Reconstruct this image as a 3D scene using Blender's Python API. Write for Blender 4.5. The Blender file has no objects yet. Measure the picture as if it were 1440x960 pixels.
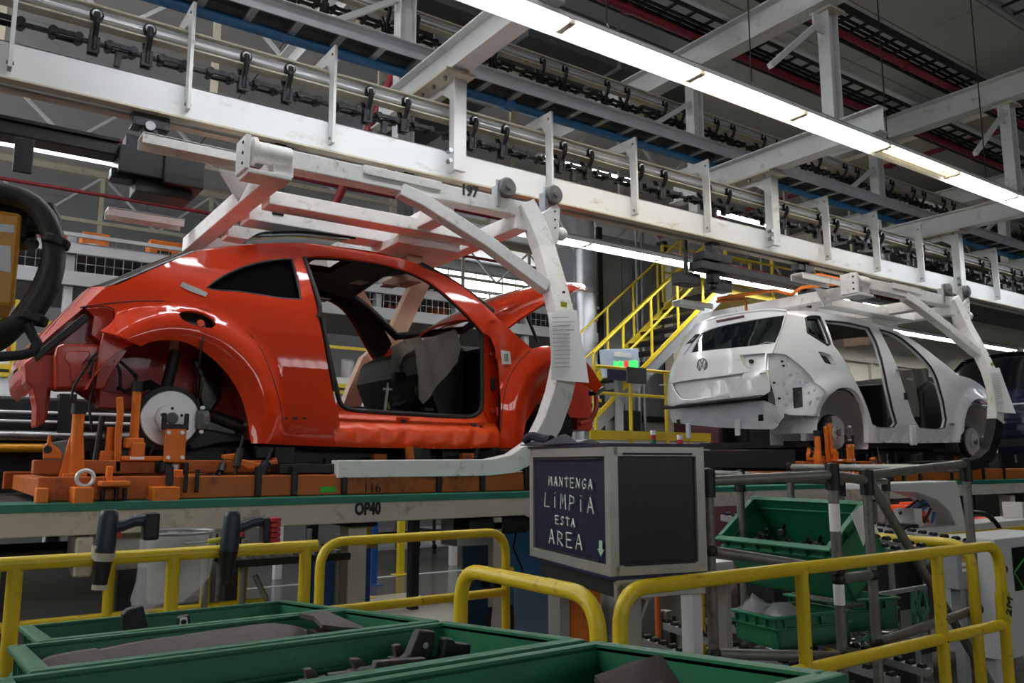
import bpy, bmesh, math, random
from mathutils import Vector, Matrix
from mathutils.geometry import delaunay_2d_cdt
random.seed(7)
R = math.radians
SC = bpy.context.scene
COL = SC.collection
# ------------------------------------------------------------ camera
FPX = 1150.0; TILT = math.atan(170 / FPX); YAW = R(34.9); EYE = Vector((0, 0, 1.42))
cd = bpy.data.cameras.new('camera'); cam = bpy.data.objects.new('camera', cd); COL.objects.link(cam)
cd.sensor_fit = 'HORIZONTAL'; cd.sensor_width = 36; cd.lens = FPX / 1440 * 36; cd.clip_start = 0.05; cd.clip_end = 200
cam.location = EYE; cam.rotation_euler = (R(90) + TILT, 0, -YAW)
SC.camera = cam
# ------------------------------------------------------------ world and exposure
W = bpy.data.worlds.new('world'); SC.world = W; W.use_nodes = True
W.node_tree.nodes['Background'].inputs[0].default_value = (0.95, 0.97, 1.0, 1)
W.node_tree.nodes['Background'].inputs[1].default_value = 0.12
SC.view_settings.view_transform = 'Standard'; SC.view_settings.look = 'None'
SC.view_settings.exposure = 0.0; SC.view_settings.gamma = 1.0; SC.view_settings.use_curve_mapping = False
TUBE_POWER = 34.0
WINDOW_POWER = 6.0
# ------------------------------------------------------------ measuring: where a line of sight meets a plane of the hall
_f = Vector((math.sin(YAW) * math.cos(TILT), math.cos(YAW) * math.cos(TILT), math.sin(TILT)))
_r = Vector((math.cos(YAW), -math.sin(YAW), 0)); _u = _r.cross(_f)
def ray(px, py): return _f + _r * ((px - 720) / FPX) + _u * ((480 - py) / FPX)
def PD(px, py, d): return EYE + ray(px, py) * d
def P(px, py, Y=None, X=None, Z=None):
    d = ray(px, py)
    t = Y / d.y if Y is not None else X / d.x if X is not None else (Z - EYE.z) / d.z
    return EYE + d * t
def _march(d, t0, t1, g):
    n = 160; best = None; pv = None
    for i in range(n + 1):
        t = t0 + (t1 - t0) * i / n; v = g(EYE + d * t)
        if best is None or abs(v) < best[0]: best = (abs(v), t)
        if pv is not None and pv < 0 <= v:
            a, b = t - (t1 - t0) / n, t
            for _ in range(18):
                m = (a + b) / 2
                if g(EYE + d * m) < 0: a = m
                else: b = m
            return EYE + d * b
        pv = v
    return EYE + d * best[1]
def hit(px, py, fy, y0):
    """first meeting with the surface Y = fy(x, z)"""
    d = ray(px, py); return _march(d, 4.0 / d.y, 5.3 / d.y, lambda p: p.y - fy(p.x, p.z))
def hitx(px, py, fx, x0):
    """first meeting with the surface X = fx(y, z)"""
    d = ray(px, py); return _march(d, 5.4 / d.x, 7.2 / d.x, lambda p: p.x - fx(p.y, p.z))
# ------------------------------------------------------------ materials
def lin(c): return c / 12.92 if c <= 0.04045 else ((c + 0.055) / 1.055) ** 2.4
def rgb(h): return tuple(lin(int(h[i:i + 2], 16) / 255) for i in (0, 2, 4)) + (1,)
MATS = {}
def mat(name, h, rough=0.5, metal=0.0, var=0.12, scale=5.0, bump=0.0, bscale=60.0, coat=0.0, dirt=None, emit=0.0, alpha=1.0, trans=0.0, stretch=None, spec=0.5):
    if name in MATS: return MATS[name]
    m = bpy.data.materials.new(name); m.use_nodes = True; MATS[name] = m
    nt = m.node_tree; N = nt.nodes; L = nt.links; b = N['Principled BSDF']
    c = rgb(h) if isinstance(h, str) else h
    b.inputs['Roughness'].default_value = rough; b.inputs['Metallic'].default_value = metal
    b.inputs['Coat Weight'].default_value = coat; b.inputs['Coat Roughness'].default_value = 0.04
    b.inputs['Specular IOR Level'].default_value = spec; b.inputs['Alpha'].default_value = alpha; b.inputs['Transmission Weight'].default_value = trans
    tc = N.new('ShaderNodeTexCoord'); src = tc.outputs['Object']
    if stretch:
        mp = N.new('ShaderNodeMapping'); mp.inputs['Scale'].default_value = stretch; L.new(src, mp.inputs[0]); src = mp.outputs[0]
    n = N.new('ShaderNodeTexNoise'); n.inputs['Scale'].default_value = scale; n.inputs['Detail'].default_value = 5; L.new(src, n.inputs[0])
    r = N.new('ShaderNodeValToRGB'); L.new(n.outputs[0], r.inputs[0])
    r.color_ramp.elements[0].position = 0.3; r.color_ramp.elements[1].position = 0.72
    r.color_ramp.elements[0].color = tuple(min(1, x * (1 - var)) for x in c[:3]) + (1,)
    r.color_ramp.elements[1].color = tuple(min(1, x * (1 + var)) for x in c[:3]) + (1,)
    out = r.outputs[0]
    if dirt:
        dc, amt, ds = dirt
        n2 = N.new('ShaderNodeTexNoise'); n2.inputs['Scale'].default_value = ds; n2.inputs['Detail'].default_value = 8; n2.inputs['Roughness'].default_value = 0.7; L.new(src, n2.inputs[0])
        r2 = N.new('ShaderNodeValToRGB'); L.new(n2.outputs[0], r2.inputs[0])
        r2.color_ramp.elements[0].position = 0.62 - amt * 0.3; r2.color_ramp.elements[0].color = (0, 0, 0, 1)
        r2.color_ramp.elements[1].position = 0.78 - amt * 0.3; r2.color_ramp.elements[1].color = (1, 1, 1, 1)
        mx = N.new('ShaderNodeMix'); mx.data_type = 'RGBA'; L.new(r2.outputs[0], mx.inputs[0]); L.new(out, mx.inputs[6]); mx.inputs[7].default_value = rgb(dc)
        out = mx.outputs[2]
    L.new(out, b.inputs['Base Color'])
    if bump:
        n3 = N.new('ShaderNodeTexNoise'); n3.inputs['Scale'].default_value = bscale; n3.inputs['Detail'].default_value = 4; L.new(src, n3.inputs[0])
        bp = N.new('ShaderNodeBump'); bp.inputs['Strength'].default_value = bump; bp.inputs['Distance'].default_value = 0.01
        L.new(n3.outputs[0], bp.inputs['Height']); L.new(bp.outputs[0], b.inputs['Normal'])
    if emit:
        b.inputs['Emission Color'].default_value = c; b.inputs['Emission Strength'].default_value = emit
    return m
M = dict(
    beam=mat('beam_white_paint', 'e4e6e6', 0.42, var=0.05, scale=3, bump=0.08, bscale=14, stretch=(0.4, 1, 1), dirt=('b3ab98', 0.12, 9)),
    cream=mat('cream_paint', 'c9c2ab', 0.5, var=0.08, scale=4, dirt=('968c74', 0.2, 7)),
    frame=mat('frame_grey_white_paint', 'd3d4d2', 0.48, var=0.06, scale=3, dirt=('a09a88', 0.15, 6)),
    carrier=mat('carrier_offwhite_paint', 'eae9e5', 0.5, var=0.06, scale=5, bump=0.15, bscale=18, dirt=('a39a88', 0.14, 14)),
    silver=mat('worn_bare_steel', 'd3d5d7', 0.3, 0.55, var=0.2, scale=9, stretch=(0.3, 1, 1)),
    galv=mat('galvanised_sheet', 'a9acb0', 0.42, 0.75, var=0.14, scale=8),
    chain=mat('black_oily_steel', '2a2a2d', 0.38, 0.6, var=0.3, scale=20, bump=0.2, bscale=50),
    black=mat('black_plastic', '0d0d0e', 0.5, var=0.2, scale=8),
    rubber=mat('black_rubber', '1d1d1f', 0.55, var=0.15, scale=12),
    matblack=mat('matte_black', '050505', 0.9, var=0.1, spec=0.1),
    blackgloss=mat('black_gloss', '0d0d10', 0.15, var=0.1),
    blue=mat('blue_pipe_paint', '2c6893', 0.4, var=0.1, scale=6, dirt=('1d3f5c', 0.12, 8)),
    redpipe=mat('red_pipe_paint', '85202a', 0.45, var=0.12, scale=5),
    roof=mat('roof_panel_grey', 'c9c8c7', 0.7, var=0.05, scale=1.2, dirt=('aaa8a5', 0.08, 2.5)),
    roofdark=mat('roof_seam_grey', '4b4b4d', 0.7),
    duct=mat('dark_duct_sheet', '55575a', 0.6, 0.3, var=0.1, scale=3),
    floor=mat('concrete_floor', '6f6a62', 0.16, var=0.12, scale=1.3, dirt=('59544d', 0.2, 2.2)),
    red=mat('orange_red_car_paint', 'da3808', 0.45, 0.0, var=0.015, scale=2, coat=1.0, spec=0.12),
    redprimer=mat('matte_red_inner_body', 'b0301b', 0.42, var=0.12, scale=4, bump=0.1, bscale=10, coat=0.2),
    sill=mat('bright_orange_sill', 'f0501c', 0.36, var=0.06, scale=8, dirt=('c23d12', 0.1, 30)),  # inner primer orange, brightened for the light on the sill
    white=mat('white_car_paint', 'eceef2', 0.22, var=0.02, scale=2, coat=0.8),
    whitein=mat('white_inner_body', 'cfd3d9', 0.4, var=0.06, scale=5, bump=0.12, bscale=9),
    navy=mat('dark_blue_car_paint', '141c33', 0.15, var=0.08, coat=1.0),
    glass=mat('dark_window_glass', '10171a', 0.05, var=0.05, coat=0.5),
    cloth=mat('grey_brown_cover_cloth', '6e6960', 0.85, var=0.1, scale=9, bump=0.3, bscale=30),
    disc=mat('machined_brake_disc', 'd9dbdd', 0.42, 0.45, var=0.05, scale=3),
    steel=mat('brushed_steel', '8e8f90', 0.35, 0.85, var=0.15, scale=12),
    castiron=mat('grey_cast_iron', '6b6a68', 0.6, 0.4, var=0.2, scale=14, bump=0.2),
    orange=mat('orange_jig_paint', 'dd7210', 0.5, var=0.08, scale=6, dirt=('94500f', 0.15, 9)),
    orangedk=mat('grimy_orange_skid_paint', 'b45a0e', 0.55, var=0.1, scale=5, dirt=('5c2c08', 0.25, 7)),
    belt=mat('green_belt_edge', '17725f', 0.45, var=0.1, scale=8),
    deck=mat('conveyor_offwhite_paint', 'cfcaba', 0.45, var=0.06, scale=4, dirt=('8d8673', 0.22, 8)),
    yellow=mat('yellow_rail_paint', 'd9bd1f', 0.38, var=0.06, scale=6, dirt=('6d5910', 0.1, 24)),
    robot=mat('amber_robot_paint', 'd9961d', 0.42, var=0.06, scale=6, dirt=('8b5f12', 0.1, 12)),
    bin=mat('green_crate_plastic', '1a6b43', 0.5, var=0.1, scale=9, dirt=('3f8059', 0.06, 16), bump=0.05),
    part=mat('brown_black_moulded_part', '4a403c', 0.62, var=0.15, scale=10, bump=0.1),
    paper=mat('white_paper', 'ececea', 0.8, var=0.02),
    alu=mat('aluminium_profile', 'b4b3ab', 0.36, 0.6, var=0.1, scale=10),
    pipe=mat('grey_lean_pipe', '77756f', 0.4, 0.35, var=0.15, scale=16, dirt=('4e4a44', 0.2, 20)),
    signblue=mat('navy_sign_board', '0a1236', 0.4, var=0.05),
    arrow=mat('pale_green_paint', '9fbfa2', 0.6),
    traywhite=mat('pale_zinc_sheet', 'c3c6ca', 0.4, 0.2, var=0.08, scale=6),
    signtext=mat('pale_hand_lettering', 'd9dfd0', 0.6),
    screen=mat('dark_screen', '26282a', 0.3, var=0.05, bump=0.05, bscale=200),
    ink=mat('black_print', '141414', 0.6),
    drill=mat('blue_grey_tool_plastic', '24323d', 0.42, var=0.1, scale=12),
    drillred=mat('red_tool_plastic', 'b81f26', 0.42),
    bluepanel=mat('blue_panel_paint', '2459a8', 0.45, var=0.06, scale=4),
    tealpanel=mat('teal_blue_panel', '2f6d96', 0.5, var=0.06, scale=4),
    wood=mat('varnished_wood_edge', 'b07f48', 0.5, var=0.15, scale=10),
    grey=mat('grey_panel_paint', '8d8f90', 0.5, var=0.06, scale=3),
    lightgrey=mat('light_grey_cabinet', 'c5c6c3', 0.45, var=0.05, scale=4),
    wallcream=mat('cream_wall', 'cfc9b4', 0.7, var=0.04, scale=1.5),
    dark=mat('dark_machinery', '232425', 0.5, 0.3, var=0.35, scale=9),
    maroon=mat('maroon_panel', '4c1f20', 0.6),
    green=mat('green_sticker', '35a638', 0.5),
    tape=mat('grey_tape', 'a9a9a6', 0.5),
    plastic=mat('clear_bag_film', 'c9cbcb', 0.18, var=0.15, scale=14, bump=0.6, bscale=22, alpha=0.34),
    perspex=mat('clear_panel', 'aab4b8', 0.08, alpha=0.14),
    tube=mat('fluorescent_tube', 'f8faff', 0.3, var=0, emit=TUBE_POWER),
    tubewarm=mat('ageing_fluorescent_tube', 'ffedc4', 0.3, var=0, emit=TUBE_POWER * 0.8),
    daylight=mat('daylight_pane', 'f8fbff', 0.3, var=0.05, scale=2, emit=WINDOW_POWER),
    ledgreen=mat('green_led', '38f060', 0.3, var=0, emit=1.2),
    ledred=mat('red_led', 'f03838', 0.3, var=0, emit=1.0),
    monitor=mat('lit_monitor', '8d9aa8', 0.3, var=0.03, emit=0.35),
    pinkish=mat('beige_undercoat', 'c9ab93', 0.6, var=0.1, scale=6),
    amber=mat('amber_handle', 'b9b83a', 0.3),
    ductsilver=mat('round_duct_silver', 'b5b8bb', 0.35, 0.7, var=0.08, scale=3),
    lightpanel=mat('pale_panel', 'd8dadb', 0.5, var=0.04, scale=2),
)
# ------------------------------------------------------------ mesh building
Zv = Vector((0, 0, 1))
def V(*a): return Vector(a)
class MB:
    def __init__(s): s.v = []; s.f = []; s.sm = []
    def add(s, vs, fs, smooth=False):
        o = len(s.v); s.v += [tuple(p) for p in vs]; s.f += [tuple(i + o for i in f) for f in fs]; s.sm += [smooth] * len(fs); return s
    def box(s, x0, x1, y0, y1, z0, z1):
        return s.add([(x0, y0, z0), (x1, y0, z0), (x1, y1, z0), (x0, y1, z0), (x0, y0, z1), (x1, y0, z1), (x1, y1, z1), (x0, y1, z1)],
                     [(0, 3, 2, 1), (4, 5, 6, 7), (0, 1, 5, 4), (1, 2, 6, 5), (2, 3, 7, 6), (3, 0, 4, 7)])
    def cbox(s, c, sx, sy, sz, m=None):
        c = Vector(c); vs = []
        for z in (-.5, .5):
            for x, y in ((-.5, -.5), (.5, -.5), (.5, .5), (-.5, .5)):
                p = Vector((x * sx, y * sy, z * sz)); vs.append(c + (m @ p if m else p))
        return s.add(vs, [(0, 3, 2, 1), (4, 5, 6, 7), (0, 1, 5, 4), (1, 2, 6, 5), (2, 3, 7, 6), (3, 0, 4, 7)])
    def bar(s, p, q, w, h, up=Zv):
        p = Vector(p); q = Vector(q); d = (q - p).normalized(); a = d.cross(up)
        if a.length < 1e-4: a = d.cross(Vector((0, 1, 0)))
        a.normalize(); b = a.cross(d); vs = []
        for c in (p, q):
            for i, j in ((-1, -1), (1, -1), (1, 1), (-1, 1)): vs.append(c + a * (i * w / 2) + b * (j * h / 2))
        return s.add(vs, [(0, 3, 2, 1), (4, 5, 6, 7), (0, 1, 5, 4), (1, 2, 6, 5), (2, 3, 7, 6), (3, 0, 4, 7)])
    def cyl(s, p, q, r, r2=None, n=14, caps=True):
        p = Vector(p); q = Vector(q); r2 = r if r2 is None else r2
        d = (q - p).normalized(); a = d.orthogonal().normalized(); b = d.cross(a)
        vs = []
        for c, rr in ((p, r), (q, r2)):
            for i in range(n):
                t = 2 * math.pi * i / n; vs.append(c + (a * math.cos(t) + b * math.sin(t)) * rr)
        s.add(vs, [(i, (i + 1) % n, n + (i + 1) % n, n + i) for i in range(n)], True)
        if caps:
            s.add(vs[:n], [tuple(range(n - 1, -1, -1))]); s.add(vs[n:], [tuple(range(n))])
        return s
    def tube(s, pts, r, n=10, caps=True):
        pts = [Vector(p) for p in pts]; k = len(pts); rs = r if isinstance(r, (list, tuple)) else [r] * k
        vs = []; a = None
        for i in range(k):
            d = (pts[min(i + 1, k - 1)] - pts[max(i - 1, 0)]).normalized()
            a = d.orthogonal().normalized() if a is None else (a - d * a.dot(d)).normalized()
            b = d.cross(a)
            for j in range(n):
                t = 2 * math.pi * j / n; vs.append(pts[i] + (a * math.cos(t) + b * math.sin(t)) * rs[i])
        s.add(vs, [(i * n + j, i * n + (j + 1) % n, (i + 1) * n + (j + 1) % n, (i + 1) * n + j) for i in range(k - 1) for j in range(n)], True)
        if caps:
            s.add(vs[:n], [tuple(range(n - 1, -1, -1))]); s.add(vs[-n:], [tuple(range(n))])
        return s
    def prism(s, poly, vec):
        poly = [Vector(p) for p in poly]; vec = Vector(vec); n = len(poly)
        nrm = Vector((0, 0, 0))
        for i in range(n): nrm += poly[i].cross(poly[(i + 1) % n])
        if nrm.dot(vec) < 0: poly = poly[::-1]
        vs = poly + [p + vec for p in poly]
        return s.add(vs, [tuple(range(n - 1, -1, -1)), tuple(range(n, 2 * n))] + [(i, (i + 1) % n, n + (i + 1) % n, n + i) for i in range(n)])
    def lathe(s, o, axis, prof, n=24):
        o = Vector(o); d = Vector(axis).normalized(); a = d.orthogonal().normalized(); b = d.cross(a); vs = []
        for r, h in prof:
            for i in range(n):
                t = 2 * math.pi * i / n; vs.append(o + d * h + (a * math.cos(t) + b * math.sin(t)) * max(r, 1e-4))
        k = len(prof)
        return s.add(vs, [(j * n + i, j * n + (i + 1) % n, (j + 1) * n + (i + 1) % n, (j + 1) * n + i) for j in range(k - 1) for i in range(n)], False)
    def grid(s, rows, smooth=True, close=False):
        n = len(rows[0]); m = len(rows); vs = [p for r in rows for p in r]
        return s.add(vs, [(i * n + j, i * n + (j + 1) % n, (i + 1) * n + (j + 1) % n, (i + 1) * n + j) for i in range(m - 1) for j in range(n if close else n - 1)], smooth)
    def sphere(s, c, r, n=12, m=8, sq=(1, 1, 1)):
        c = Vector(c); rows = []
        for i in range(m + 1):
            t = math.pi * i / m
            rows.append([c + Vector((math.sin(t) * math.cos(2 * math.pi * j / n) * sq[0], math.sin(t) * math.sin(2 * math.pi * j / n) * sq[1], math.cos(t) * sq[2])) * r for j in range(n)])
        return s.grid(rows, True, True)
    def ibeam(s, p, q, h, w, tf=0.014, tw=0.01, up=Zv):
        p = Vector(p); q = Vector(q); d = (q - p).normalized(); a = d.cross(up)
        if a.length < 1e-4: a = d.cross(Vector((0, 1, 0)))
        a.normalize(); b = a.cross(d)
        prof = [(-w / 2, -h / 2), (w / 2, -h / 2), (w / 2, -h / 2 + tf), (tw / 2, -h / 2 + tf), (tw / 2, h / 2 - tf), (w / 2, h / 2 - tf), (w / 2, h / 2), (-w / 2, h / 2), (-w / 2, h / 2 - tf), (-tw / 2, h / 2 - tf), (-tw / 2, -h / 2 + tf), (-w / 2, -h / 2 + tf)]
        return s.prism([p + a * x + b * y for x, y in prof], q - p)
    def thicken(s, t, soff=-1):
        n = len(s.v); nr = [Vector((0, 0, 0)) for _ in range(n)]; ec = {}
        for f in s.f:
            a = Vector(s.v[f[0]]); k = Vector((0, 0, 0))
            for i in range(1, len(f) - 1): k += (Vector(s.v[f[i]]) - a).cross(Vector(s.v[f[i + 1]]) - a)
            for i in f: nr[i] += k
            for i in range(len(f)):
                e = (f[i], f[(i + 1) % len(f)]); ec[e] = ec.get(e, 0) + 1
        off = [tuple(Vector(p) + (q.normalized() if q.length > 1e-12 else q) * (t * soff)) for p, q in zip(s.v, nr)]
        base = list(s.v); fs = list(s.f)
        s.v = s.v + off; s.f = s.f + [tuple(i + n for i in reversed(f)) for f in fs]; s.sm = s.sm + s.sm[:len(fs)]
        for (a, b) in ec:
            if (b, a) not in ec:
                k = len(s.v); s.v = s.v + [base[a], base[b], off[b], off[a]]; s.f.append((k + 1, k, k + 3, k + 2)); s.sm.append(False)
    def build(s, name, m, parent=None, bevel=0, solid=0, soff=-1, smooth=None, seg=2, label=None):
        if solid: s.thicken(solid, soff)
        me = bpy.data.meshes.new(name); me.from_pydata(s.v, [], s.f)
        for p, k in zip(me.polygons, s.sm): p.use_smooth = k if smooth is None else smooth
        me.update(); o = bpy.data.objects.new(name, me); COL.objects.link(o)
        me.materials.append(M[m] if isinstance(m, str) else m)
        if parent is not None:
            o.parent = parent; o.matrix_parent_inverse = PINV[parent.name]
        PINV[o.name] = Matrix.Identity(4)
        if bevel:
            md = o.modifiers.new('bevel', 'BEVEL'); md.width = bevel; md.segments = seg; md.limit_method = 'ANGLE'; md.angle_limit = R(40)
        if label: o['label'] = label
        return o
PINV = {}
def thing(name, label, cat, loc=(0, 0, 0), group=None):
    o = bpy.data.objects.new(name, None); COL.objects.link(o); o.empty_display_size = 0.1
    o.location = loc; PINV[o.name] = Matrix.Translation(-Vector(loc))
    tag(o, label, cat, group); return o
def tag(o, label, cat, group=None):
    o['label'] = label; o['category'] = cat
    if group: o['group'] = group
    return o
def struct(o, label=None):
    o['kind'] = 'structure'
    if label: o['label'] = label
    return o
def copy_tree(o, off=(0, 0, 0), parent=None):
    c = o.copy(); COL.objects.link(c)
    if parent is None: c.location = Vector(o.location) + Vector(off)
    else: c.parent = parent
    for ch in o.children: copy_tree(ch, parent=c)
    return c
def fillet(pts, r, k=5):
    pts = [Vector(p) for p in pts]; out = [pts[0]]
    for i in range(1, len(pts) - 1):
        a, b, c = pts[i - 1], pts[i], pts[i + 1]; u = (a - b); w = (c - b); rr = min(r, u.length * .49, w.length * .49)
        p = b + u.normalized() * rr; q = b + w.normalized() * rr
        for j in range(k + 1):
            t = j / k; out.append(p * (1 - t) ** 2 + b * (2 * t * (1 - t)) + q * t * t)
    out.append(pts[-1]); return out
def catmull(pts, k=6, corner=38, closed=False):
    """smooth polyline through the points, sharp corners stay sharp"""
    pts = [Vector(p) for p in pts]; n = len(pts); out = []
    rng = range(n if closed else n - 1)
    def tang(i):
        if not closed and (i == 0 or i == n - 1): return None
        a, b, c = pts[(i - 1) % n], pts[i % n], pts[(i + 1) % n]
        if (b - a).angle(c - b, 0) > R(corner): return None
        return (c - a) / 2
    for i in rng:
        a, b = pts[i], pts[(i + 1) % n]; ta = tang(i); tb = tang((i + 1) % n); d = b - a
        ta = d if ta is None else ta.normalized() * d.length; tb = d if tb is None else tb.normalized() * d.length
        for j in range(k):
            t = j / k; t2 = t * t; t3 = t2 * t
            out.append(a * (2 * t3 - 3 * t2 + 1) + ta * (t3 - 2 * t2 + t) + b * (-2 * t3 + 3 * t2) + tb * (t3 - t2))
    if not closed: out.append(pts[-1])
    return out
def inside(p, poly):
    x, y = p[0], p[1]; c = False; n = len(poly); j = n - 1
    for i in range(n):
        xi, yi = poly[i]; xj, yj = poly[j]
        if (yi > y) != (yj > y) and x < (xj - xi) * (y - yi) / (yj - yi) + xi: c = not c
        j = i
    return c
def resample(poly, step):
    out = []
    n = len(poly)
    for i in range(n):
        a = Vector(poly[i]); b = Vector(poly[(i + 1) % n]); k = max(1, int((b - a).length / step))
        for j in range(k): out.append(tuple(a.lerp(b, j / k)))
    return out
def sheet(outline, holes, step, to3d, mb=None, flip=False):
    """fill a flat outline (with holes) by a fine triangle mesh and lift every vertex with to3d"""
    outline = resample(outline, step); holes = [resample(h, step) for h in holes]
    vs = []; es = []
    for poly in [outline] + holes:
        o = len(vs); vs += [Vector(p) for p in poly]; es += [(o + i, o + (i + 1) % len(poly)) for i in range(len(poly))]
    xs = [p[0] for p in outline]; ys = [p[1] for p in outline]
    x = min(xs) + step * .5; r = 0
    allp = [outline] + holes
    while x < max(xs):
        y = min(ys) + step * (.5 + .25 * (r % 2))
        while y < max(ys):
            if inside((x, y), outline) and not any(inside((x, y), h) for h in holes):
                vs.append(Vector((x, y)))
            y += step
        x += step; r += 1
    cv, _, cf, *_ = delaunay_2d_cdt(vs, es, [], 0, 1e-5)
    mb = mb or MB(); fs = []
    for f in cf:
        c = sum((cv[i] for i in f), Vector((0, 0))) / len(f)
        if inside(c, outline) and not any(inside(c, h) for h in holes):
            a, b, d = cv[f[0]], cv[f[1]], cv[f[2]]
            cr = (b.x - a.x) * (d.y - a.y) - (b.y - a.y) * (d.x - a.x)
            if abs(cr) < 1e-9: continue
            f = tuple(f) if (cr > 0) != flip else tuple(reversed(f)); fs.append(f)
    mb.add([to3d(p.x, p.y) for p in cv], fs, True); return mb
def sstep(a, b, x):
    t = max(0, min(1, (x - a) / (b - a))); return t * t * (3 - 2 * t)
def lerp_tab(tab, x):
    if x <= tab[0][0]: return tab[0][1]
    for (a, b), (c, d) in zip(tab, tab[1:]):
        if x <= c: return b + (d - b) * (x - a) / (c - a)
    return tab[-1][1]
STROKES = {}
def text(body, size, origin, xdir, ydir, m, name, parent, depth=0.0015, align='CENTER', shear=0.0, lift=0.002, bold=0.0, sx=1.0):
    """flat lettering laid on a surface, turned into a mesh"""
    cu = bpy.data.curves.new(name, 'FONT'); cu.body = body; cu.size = size; cu.align_x = align; cu.align_y = 'CENTER'; cu.extrude = depth; cu.shear = shear; cu.offset = bold; cu.resolution_u = 3
    t = bpy.data.objects.new('tmp', cu); COL.objects.link(t); bpy.context.view_layer.update()
    me = bpy.data.meshes.new_from_object(t.evaluated_get(bpy.context.evaluated_depsgraph_get())); bpy.data.objects.remove(t); bpy.data.curves.remove(cu)
    xd = Vector(xdir).normalized(); yd = Vector(ydir); yd = (yd - xd * yd.dot(xd)).normalized(); zd = xd.cross(yd)
    mtx = Matrix((xd, yd, zd)).transposed().to_4x4(); mtx.translation = Vector(origin) + zd * lift
    me.transform(Matrix.Diagonal((sx, 1, 1, 1))); me.transform(mtx); me.materials.clear(); me.materials.append(M[m]); me.name = name
    o = bpy.data.objects.new(name, me); COL.objects.link(o)
    if parent is not None: o.parent = parent; o.matrix_parent_inverse = PINV[parent.name]
    PINV[o.name] = Matrix.Identity(4)
    return o
# ============================================================ THE HALL
struct(MB().box(-12, 40, -14, 34, -0.1, 0).build('floor', 'floor'), 'dark polished concrete factory floor')
lines = MB()
# pale walkway strip and painted lines
struct(MB().box(3.05, 4.4, 5.6, 8.3, 0.0, 0.004).build('trim_1', 'wallcream'), 'pale painted floor patch under the conveyor')
struct(MB().box(-4, 30, 9.55, 9.63, 0.0, 0.004).build('trim_2', 'lightpanel'), 'white painted floor line')
struct(MB().box(4.0, 12, 12.4, 13.6, 0.0, 0.004).build('trim_3', 'grey'), 'pale painted floor bay')
ceil = struct(MB().box(-12, 40, -3, 34, 8.06, 8.12).build('ceiling', 'roofdark'), 'dark roof deck above the panels')
pm = None
for j in range(30):
    for i in range(6):
        x0 = -12 + i * 8.0; y0 = 2.0 + j * 1.05
        if pm is None:
            b = MB().box(0, 7.97, 0, 1.025, 0, 0.05); o = b.build('roof_panel', 'roof', ceil); pm = o
        else:
            o = pm.copy(); COL.objects.link(o)
        o.location = (x0, y0, 8.0)
struct(MB().box(-12, 40, 22.5, 22.7, 0, 8.1).build('wall_back', 'grey'), 'distant grey back wall')
struct(MB().box(-12, 40, -14.2, -14, 0, 8.1).build('wall_front', 'duct'), 'grey wall across the aisle')
struct(MB().box(27, 27.2, -14, 34, 0, 8.1).build('wall_right', 'dark'), 'dark end wall of the hall')
# windows of the wall across the aisle (they mirror in the car paint) and the far clerestory
def window(n, x0, x1, y, z0, z1, nx, nz, face):
    w = struct(MB().box(x0 - .06, x1 + .06, y - .02, y + .02, z0 - .06, z1 + .06).build('window_%d' % n, 'duct'), 'steel framed factory window with many panes')
    px = (x1 - x0) / nx; pz = (z1 - z0) / nz; first = None
    for i in range(nx):
        for k in range(nz):
            if first is None:
                first = MB().box(0.03, px - .03, 0, .02, 0.03, pz - .03).build('pane', 'daylight', w); o = first
            else:
                o = first.copy(); COL.objects.link(o)
            o.location = (x0 + i * px, y + (.02 if face > 0 else -.04), z0 + k * pz)
for n, x0 in enumerate((-9.0, -5.2, -1.4, 2.4, 6.2, 10.0)):
    window(n + 1, x0, x0 + 3.2, -13.96, 3.9, 5.5, 8, 3, 1)
window(7, 11.5, 16.8, 22.4, 5.9, 7.6, 10, 3, -1)
# unseen left end wall; its windows are added to light the roof
wl = struct(MB().box(-9.2, -9.0, -14, 22.5, 0, 8.1).build('wall_left', 'grey'), 'unseen grey end wall holding the added windows')
for n, y0 in enumerate((2.0, 7.0, 12.0, 17.0)):
    w = struct(MB().box(-9.0, -8.98, y0 - .06, y0 + 4.26, 4.0, 7.36).build('window_%d' % (n + 8), 'duct'), 'added unseen window in the left end wall that lights the roof')
    for i in range(3):
        for k in range(2): MB().box(-8.98, -8.96, y0 + i * 1.4 + .03, y0 + i * 1.4 + 1.37, 4.1 + k * 1.6 + .03, 4.1 + k * 1.6 + 1.57).build('pane', 'daylight', w)
# cream wall seen through the white car
wr = struct(MB().box(10.0, 24.0, 9.6, 9.8, 0, 4.8).build('wall_partition', 'wallcream'), 'cream partition wall behind the white car')
MB().box(10.0, 24.0, 9.5, 9.6, 2.62, 2.72).build('ledge', 'cream', wr)
MB().box(10.0, 24.0, 9.5, 9.6, 3.45, 3.55).build('capping', 'cream', wr)
for k in range(8):
    x = 10.6 + k * 1.7
    MB().box(x, x + .07, 9.53, 9.6, 2.72, 3.45).build('stud', 'cream', wr)
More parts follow.
